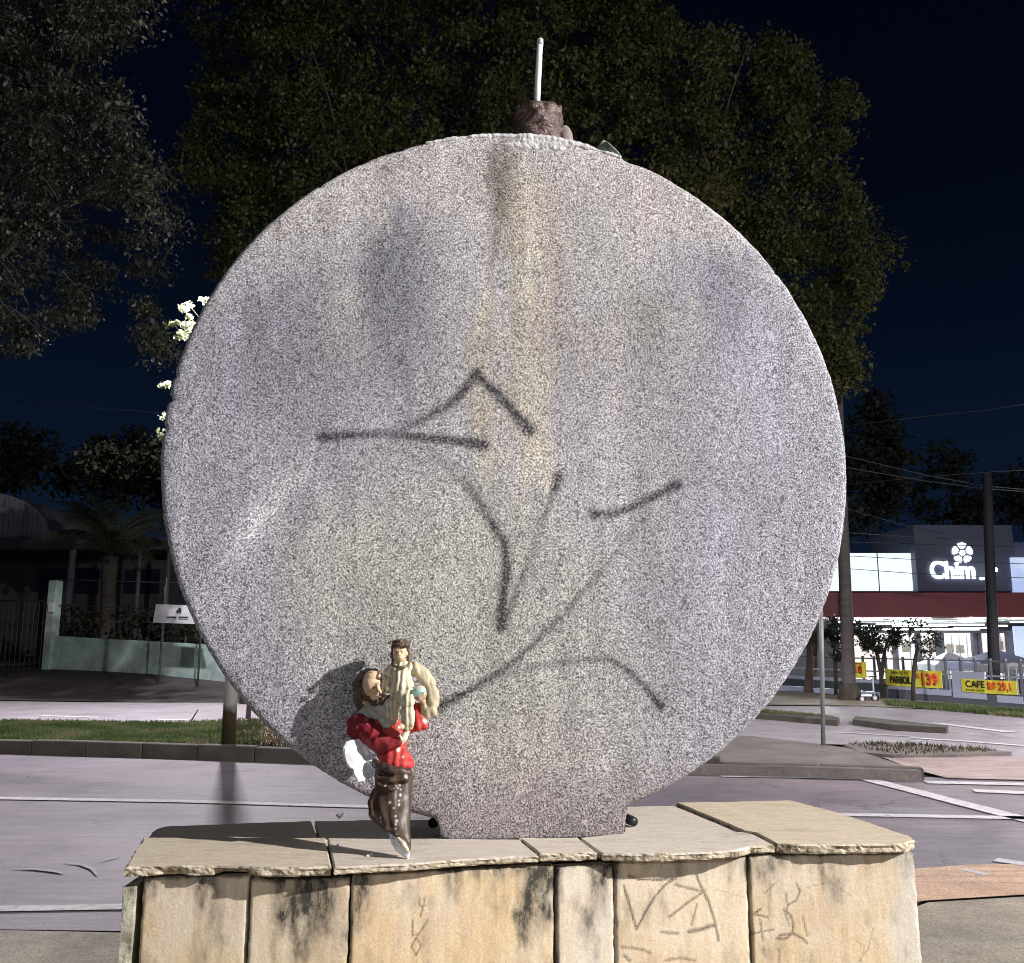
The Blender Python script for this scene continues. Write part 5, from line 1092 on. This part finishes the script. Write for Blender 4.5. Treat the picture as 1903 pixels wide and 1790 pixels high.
for x0, y0, x1, y1, lab in ((1656, 1274, 1704, 1280, 'thin pale strip hung under the banner with the black and red price'), (1704, 1279, 1774, 1289, 'pale blank sheet hung low on the fence below the red price'), (1777, 1247, 1838, 1296, 'large pale blue sheet on the fence left of the dark pole'), (1858, 1292, 1906, 1305, 'pale sheet hung low right of the dark pole')):
    z0_, z1_ = fz(x0, y1), fz(x0, y0); o = fbox('hung_sheet', x0, x1, max(z0_, .05), z1_, .085, .012, M['blank'], None); tag(o, lab, 'sheet', 'pale sheets hung on the shop fence')
M['yellow'] = pm('yellow banner vinyl', (.86, .80, .10), (.82, .75, .08), 1.2, .5)
M['inkk'] = pm('black banner print', (.015, .015, .012), (.02, .02, .02), 9, .6)
M['inkr'] = pm('red banner print', (.62, .07, .025), (.66, .10, .03), 9, .6)
M['inky'] = pm('yellow on red print', (.85, .55, .12), (.85, .5, .1), 9, .6)
def banner(x0, x1, yt, yb, label, texts, redbox=None):
    a, b2 = fpx(x0) + fn * .11, fpx(x1) + fn * .11; zt_, zb_ = fz((x0 + x1) / 2, yt), fz((x0 + x1) / 2, yb)
    t = thing('price_banner', label, 'banner', (a.x, a.y, zb_)); u = (b2 - a); n = 14; V = []
    for s in (0, 1):
        for k in range(n + 1):
            p = a + u * k / n + fn * (.012 * s + .010 * math.sin(k * 1.3)); sag = .012 * math.sin(math.pi * k / n)
            V += [(p.x, p.y, zb_ - sag), (p.x, p.y, zt_ - sag)]
    m_ = 2 * (n + 1); Fs = []
    for k in range(n): Fs += [(2 * k, 2 * k + 2, 2 * k + 3, 2 * k + 1), (m_ + 2 * k, m_ + 2 * k + 1, m_ + 2 * k + 3, m_ + 2 * k + 2), (2 * k + 1, 2 * k + 3, m_ + 2 * k + 3, m_ + 2 * k + 1), (2 * k, m_ + 2 * k, m_ + 2 * k + 2, 2 * k + 2)]
    Fs += [(0, 1, m_ + 1, m_), (2 * n, m_ + 2 * n, m_ + 2 * n + 1, 2 * n + 1)]
    MB().add(V, Fs).build('sheet', M['yellow'], t)
    H_ = zt_ - zb_; L_ = u.length
    for s, ux_, uz_, hh, wd, mat, off in texts: text_obj(s, 'lettering', M[mat], t, a + u.normalized() * (L_ * ux_) + fn * .034 + Vector((0, 0, zb_ + H_ * uz_)), tuple(u), H_ * hh, .004, off, width=L_ * wd)
    return t
banner(1591, 1619, 1230, 1259, 'small yellow banner with a red price beside the palm trunk', [('18', .32, .26, .50, .48, 'inkr', .03), ('_', .30, .86, .05, .48, 'inkr', .02)])
banner(1655, 1759.5, 1245, 1276, 'long yellow banner with black lettering and a large red 139', [('ARROZ T1', .12, .70, .18, .30, 'inkk', .005), ('PARBOIL.', .10, .14, .46, .40, 'inkk', .03), ('R$', .54, .48, .30, .09, 'inkr', .01), ('139', .67, .10, .74, .28, 'inkr', .05)])
banner(1796, 1898, 1263, 1288, 'yellow banner reading CAFE partly behind the dark pole', [('CAFE', .09, .36, .52, .36, 'inkk', .02), ('EXTRA FORTE', .10, .08, .16, .34, 'inkk', .0), ('R$ 29,1', .50, .12, .74, .42, 'inkr', .04)])
# palms, dark pole, small trees
M['palmtrunk'] = pm('grey palm trunk', (.125, .105, .11), (.08, .068, .072), 2.5, .8, .5, 16, stretch=(1, 1, 5))
M['darktrunk'] = pm('dark pole concrete', (.016, .016, .022), (.011, .011, .016), 2.5, .8, .3, 12)
p0 = Vector(onz(1580, 1301)); 
rp_ = thing('royal_palm', 'tall grey palm trunk with swollen foot rising behind the right rim of the disc', 'palm tree', tuple(p0))
def up_px(x, y, p): return gl(x, y, p.y)
MB().tube([p0 - Vector((0, 0, .1)), p0 + Vector((0, 0, .05)), p0 + Vector((-.02, 0, .28)), up_px(1578, 1272, p0), up_px(1575, 1200, p0), up_px(1569, 1050, p0), up_px(1561, 850, p0), up_px(1557, 692, p0)], [.24, .21, .185, .165, .165, .15, .13, .11], 18).build('trunk', M['palmtrunk'], rp_, True)
MB().tube([p0 - Vector((0, 0, .1)), p0 + Vector((0, 0, .10)), p0 + Vector((-.01, 0, .30)), p0 + Vector((-.02, 0, .42))], [.33, .30, .24, .18], 16).build('root_collar', M['bark'], rp_, True)
p0 = Vector(onz(1507, 1287)); p2 = thing('palm_stump', 'second brownish trunk half hidden by the lower right rim of the disc', 'tree', tuple(p0))
MB().tube([p0 - Vector((0, 0, .1)), p0 + Vector((0, 0, .12)), up_px(1509, 1230, p0), up_px(1512, 1100, p0), up_px(1515, 900, p0)], [.24, .19, .16, .14, .12], 14).build('trunk', pm('brown trunk', (.16, .10, .08), (.10, .07, .06), 3, .85, .5, 20, stretch=(1, 1, 4)), p2, True)
crown('crown', p2, [up_px(1515 + random.uniform(-30, 30), 900 + random.uniform(-40, 40), p0) for _ in range(10)], .5, 30, .2, M['leaf_far'])
p0 = Vector(onz(1849, 1309)); po = thing('utility_pole', 'tall dark utility pole in front of the shop sign', 'utility pole', tuple(p0))
MB().tube([p0 - Vector((0, 0, .1)), up_px(1846, 1200, p0), up_px(1838, 1000, p0), up_px(1834, 880, p0)], [.135, .13, .115, .10], 14).build('pole', M['darktrunk'], po, True)
M['leaf_dk'] = leaf_mat('dark small tree leaves', [(.02, .024, .02), (.03, .036, .03), (.045, .05, .04)], .15, .5, .4)
def small_tree(label, base, blobs, n, rad, per, size, stems, mat, name='small_tree'):
    p0 = Vector(onz(*base)); t = thing(name, label, 'tree', tuple(p0), 'small trees before the shop'); C = []
    for _ in range(n):
        x, y, rx, ry = random.choice(blobs); a = random.uniform(0, 6.28); r = math.sqrt(random.random()); C.append(ony(x + rx * r * math.cos(a), y + ry * r * math.sin(a), p0.y + random.uniform(-.5, .5)))
    crown('crown', t, C, rad, per, size, mat)
    for st_ in stems:
        P_ = [p0 - Vector((0, 0, .05))] + [up_px(x, y, p0) for x, y in st_]; MB().tube(P_, [.055] * (len(P_) - 1) + [.02], 8).build('trunk', M['leafbark'], t, True)
M['leafbark'] = pm('dark stem bark', (.035, .028, .026), (.05, .04, .035), 6, .85)
small_tree('small dark tree with two thin stems before the lit shop', (1640, 1298), [(1620, 1178, 20, 16), (1640, 1190, 24, 22), (1612, 1195, 14, 12), (1660, 1185, 14, 14), (1595, 1165, 12, 12)], 60, .20, 46, .075, [[(1637, 1250), (1630, 1215), (1634, 1190)], [(1638, 1260), (1642, 1225), (1648, 1190)]], M['leaf_dk'])
small_tree('open leafy shrub tree against the bright shop windows', (1697, 1304), [(1680, 1170, 22, 14), (1700, 1190, 24, 16), (1722, 1200, 20, 22), (1690, 1160, 26, 8), (1735, 1185, 14, 14)], 46, .17, 16, .075, [[(1697, 1270), (1700, 1230), (1706, 1195)]], M['leaf_dk'])
small_tree('brownish bush beside the lower right rim of the disc', (1553, 1292), [(1548, 1165, 16, 16), (1555, 1195, 10, 16), (1545, 1180, 14, 10), (1556, 1215, 6, 10)], 40, .18, 36, .08, [[(1553, 1250), (1552, 1215), (1550, 1180)]], M['leaf_dk'])
# kick scooter parked by the verge
s0 = Vector(onz(1624, 1303)); sc2 = thing('kick_scooter', 'parked grey kick scooter by the small tree', 'scooter', tuple(s0)); sY = s0.y
def sg_(x, y): return gl(x, y, sY)
for x, y in ((1626, 1297), (1602, 1299)):
    c = sg_(x, y); V = []; n = 20; R1, R2 = .085, .045
    tor = []
    for k in range(n): a = 2 * math.pi * k / n; tor.append(c + Vector((R1 * math.cos(a), 0, R1 * math.sin(a))))
    MB().tube(tor + [tor[0]], .022, 7, False).build('wheel', M['black'], sc2, True)
    MB().tube([c - Vector((0, .02, 0)), c + Vector((0, .02, 0))], .05, 10).build('hub', M['alu'], sc2)
MB().tube([sg_(1600, 1293), sg_(1612, 1292.5), sg_(1620, 1293)], [.03, .035, .03], 8).build('deck', M['alu'], sc2)
MB().tube([sg_(1626, 1296), sg_(1623.5, 1284), sg_(1621.5, 1258)], [.024, .022, .02], 8).build('stem', M['palerail'], sc2, True)
MB().tube([sg_(1614, 1258) , sg_(1629, 1257)], .018, 8).build('handlebar', pm('dark blue grip', (.02, .03, .08), (.03, .04, .1), 9, .5), sc2)
# round sign post on the right island
s0 = Vector(onz(1530, 1385, .115)); sg2 = thing('sign_post', 'thin grey sign post on the dark traffic island right of the disc', 'sign post', tuple(s0))
MB().tube([s0, gl(1527, 1200, s0.y), gl(1524, 1060, s0.y)], [.030, .030, .028], 12).build('post', M['lamp_metal'], sg2, True)
MB().box(gl(1490, 1060, s0.y) + Vector((0, .05, 0)), (.62, .02, .5)).build('sign_plate', M['lamp_metal'], sg2, bevel=.01)
# low stick in the grass of the median
q0, q1 = Vector(onz(352, 1345, .115)), None; q1 = gl(368, 1319, q0.y); tag(MB().tube([q0, q1], [.014, .010], 7).build('stick', M['bark']), 'thin leaning stick in the grass of the median', 'stick')
# overhead wires
M['wire'] = pm('grey cable', (.06, .066, .078), (.045, .05, .06), 3, .6)
def wire(label, px, Y0, Y1, r=.014):
    n = len(px); P_ = [gl(x, y, Y0 + (Y1 - Y0) * i / (n - 1)) for i, (x, y) in enumerate(px)]; tag(MB().tube(P_, r, 6).build('overhead_wire', M['wire'], None, True), label, 'wire', 'overhead wires')
wire('upper faint wire rising to the right of the disc', [(1500, 800), (1700, 776), (1835, 762), (1960, 742)], 30, 21)
wire('wire sagging from the disc rim past the utility pole', [(1470, 826), (1590, 852), (1720, 883), (1830, 903), (1960, 915)], 26, 22)
wire('second wire just below the sagging one', [(1470, 848), (1590, 872), (1720, 894), (1830, 908), (1960, 918)], 26, 22)
wire('wire rising from the middle of the sky to the right edge', [(1560, 902), (1720, 886), (1830, 878), (1960, 870)], 28, 23, .011)
wire('pale wire dropping steeply to the shop tower', [(1480, 920), (1590, 950), (1660, 970), (1704, 982), (1760, 994)], 27, 36)
wire('nearly level wire above the white light panel', [(1480, 984), (1590, 991), (1760, 1002), (1903, 1009), (1980, 1012)], 27, 24)
wire('level wire across the top of the shop sign', [(1480, 1002), (1600, 1008), (1760, 1013), (1830, 1015), (1980, 1018)], 28, 25, .011)
wire('wire low across the white light panel', [(1480, 1030), (1590, 1034), (1700, 1040), (1830, 1046), (1980, 1050)], 29, 25, .010)
wire('lowest wire across the white light panel', [(1480, 1050), (1590, 1058), (1700, 1066), (1830, 1072), (1980, 1076)], 29, 25, .010)
wire('faint wire in the dark sky left of the disc', [(-60, 740), (50, 746), (200, 760), (420, 776)], 30, 26, .011)
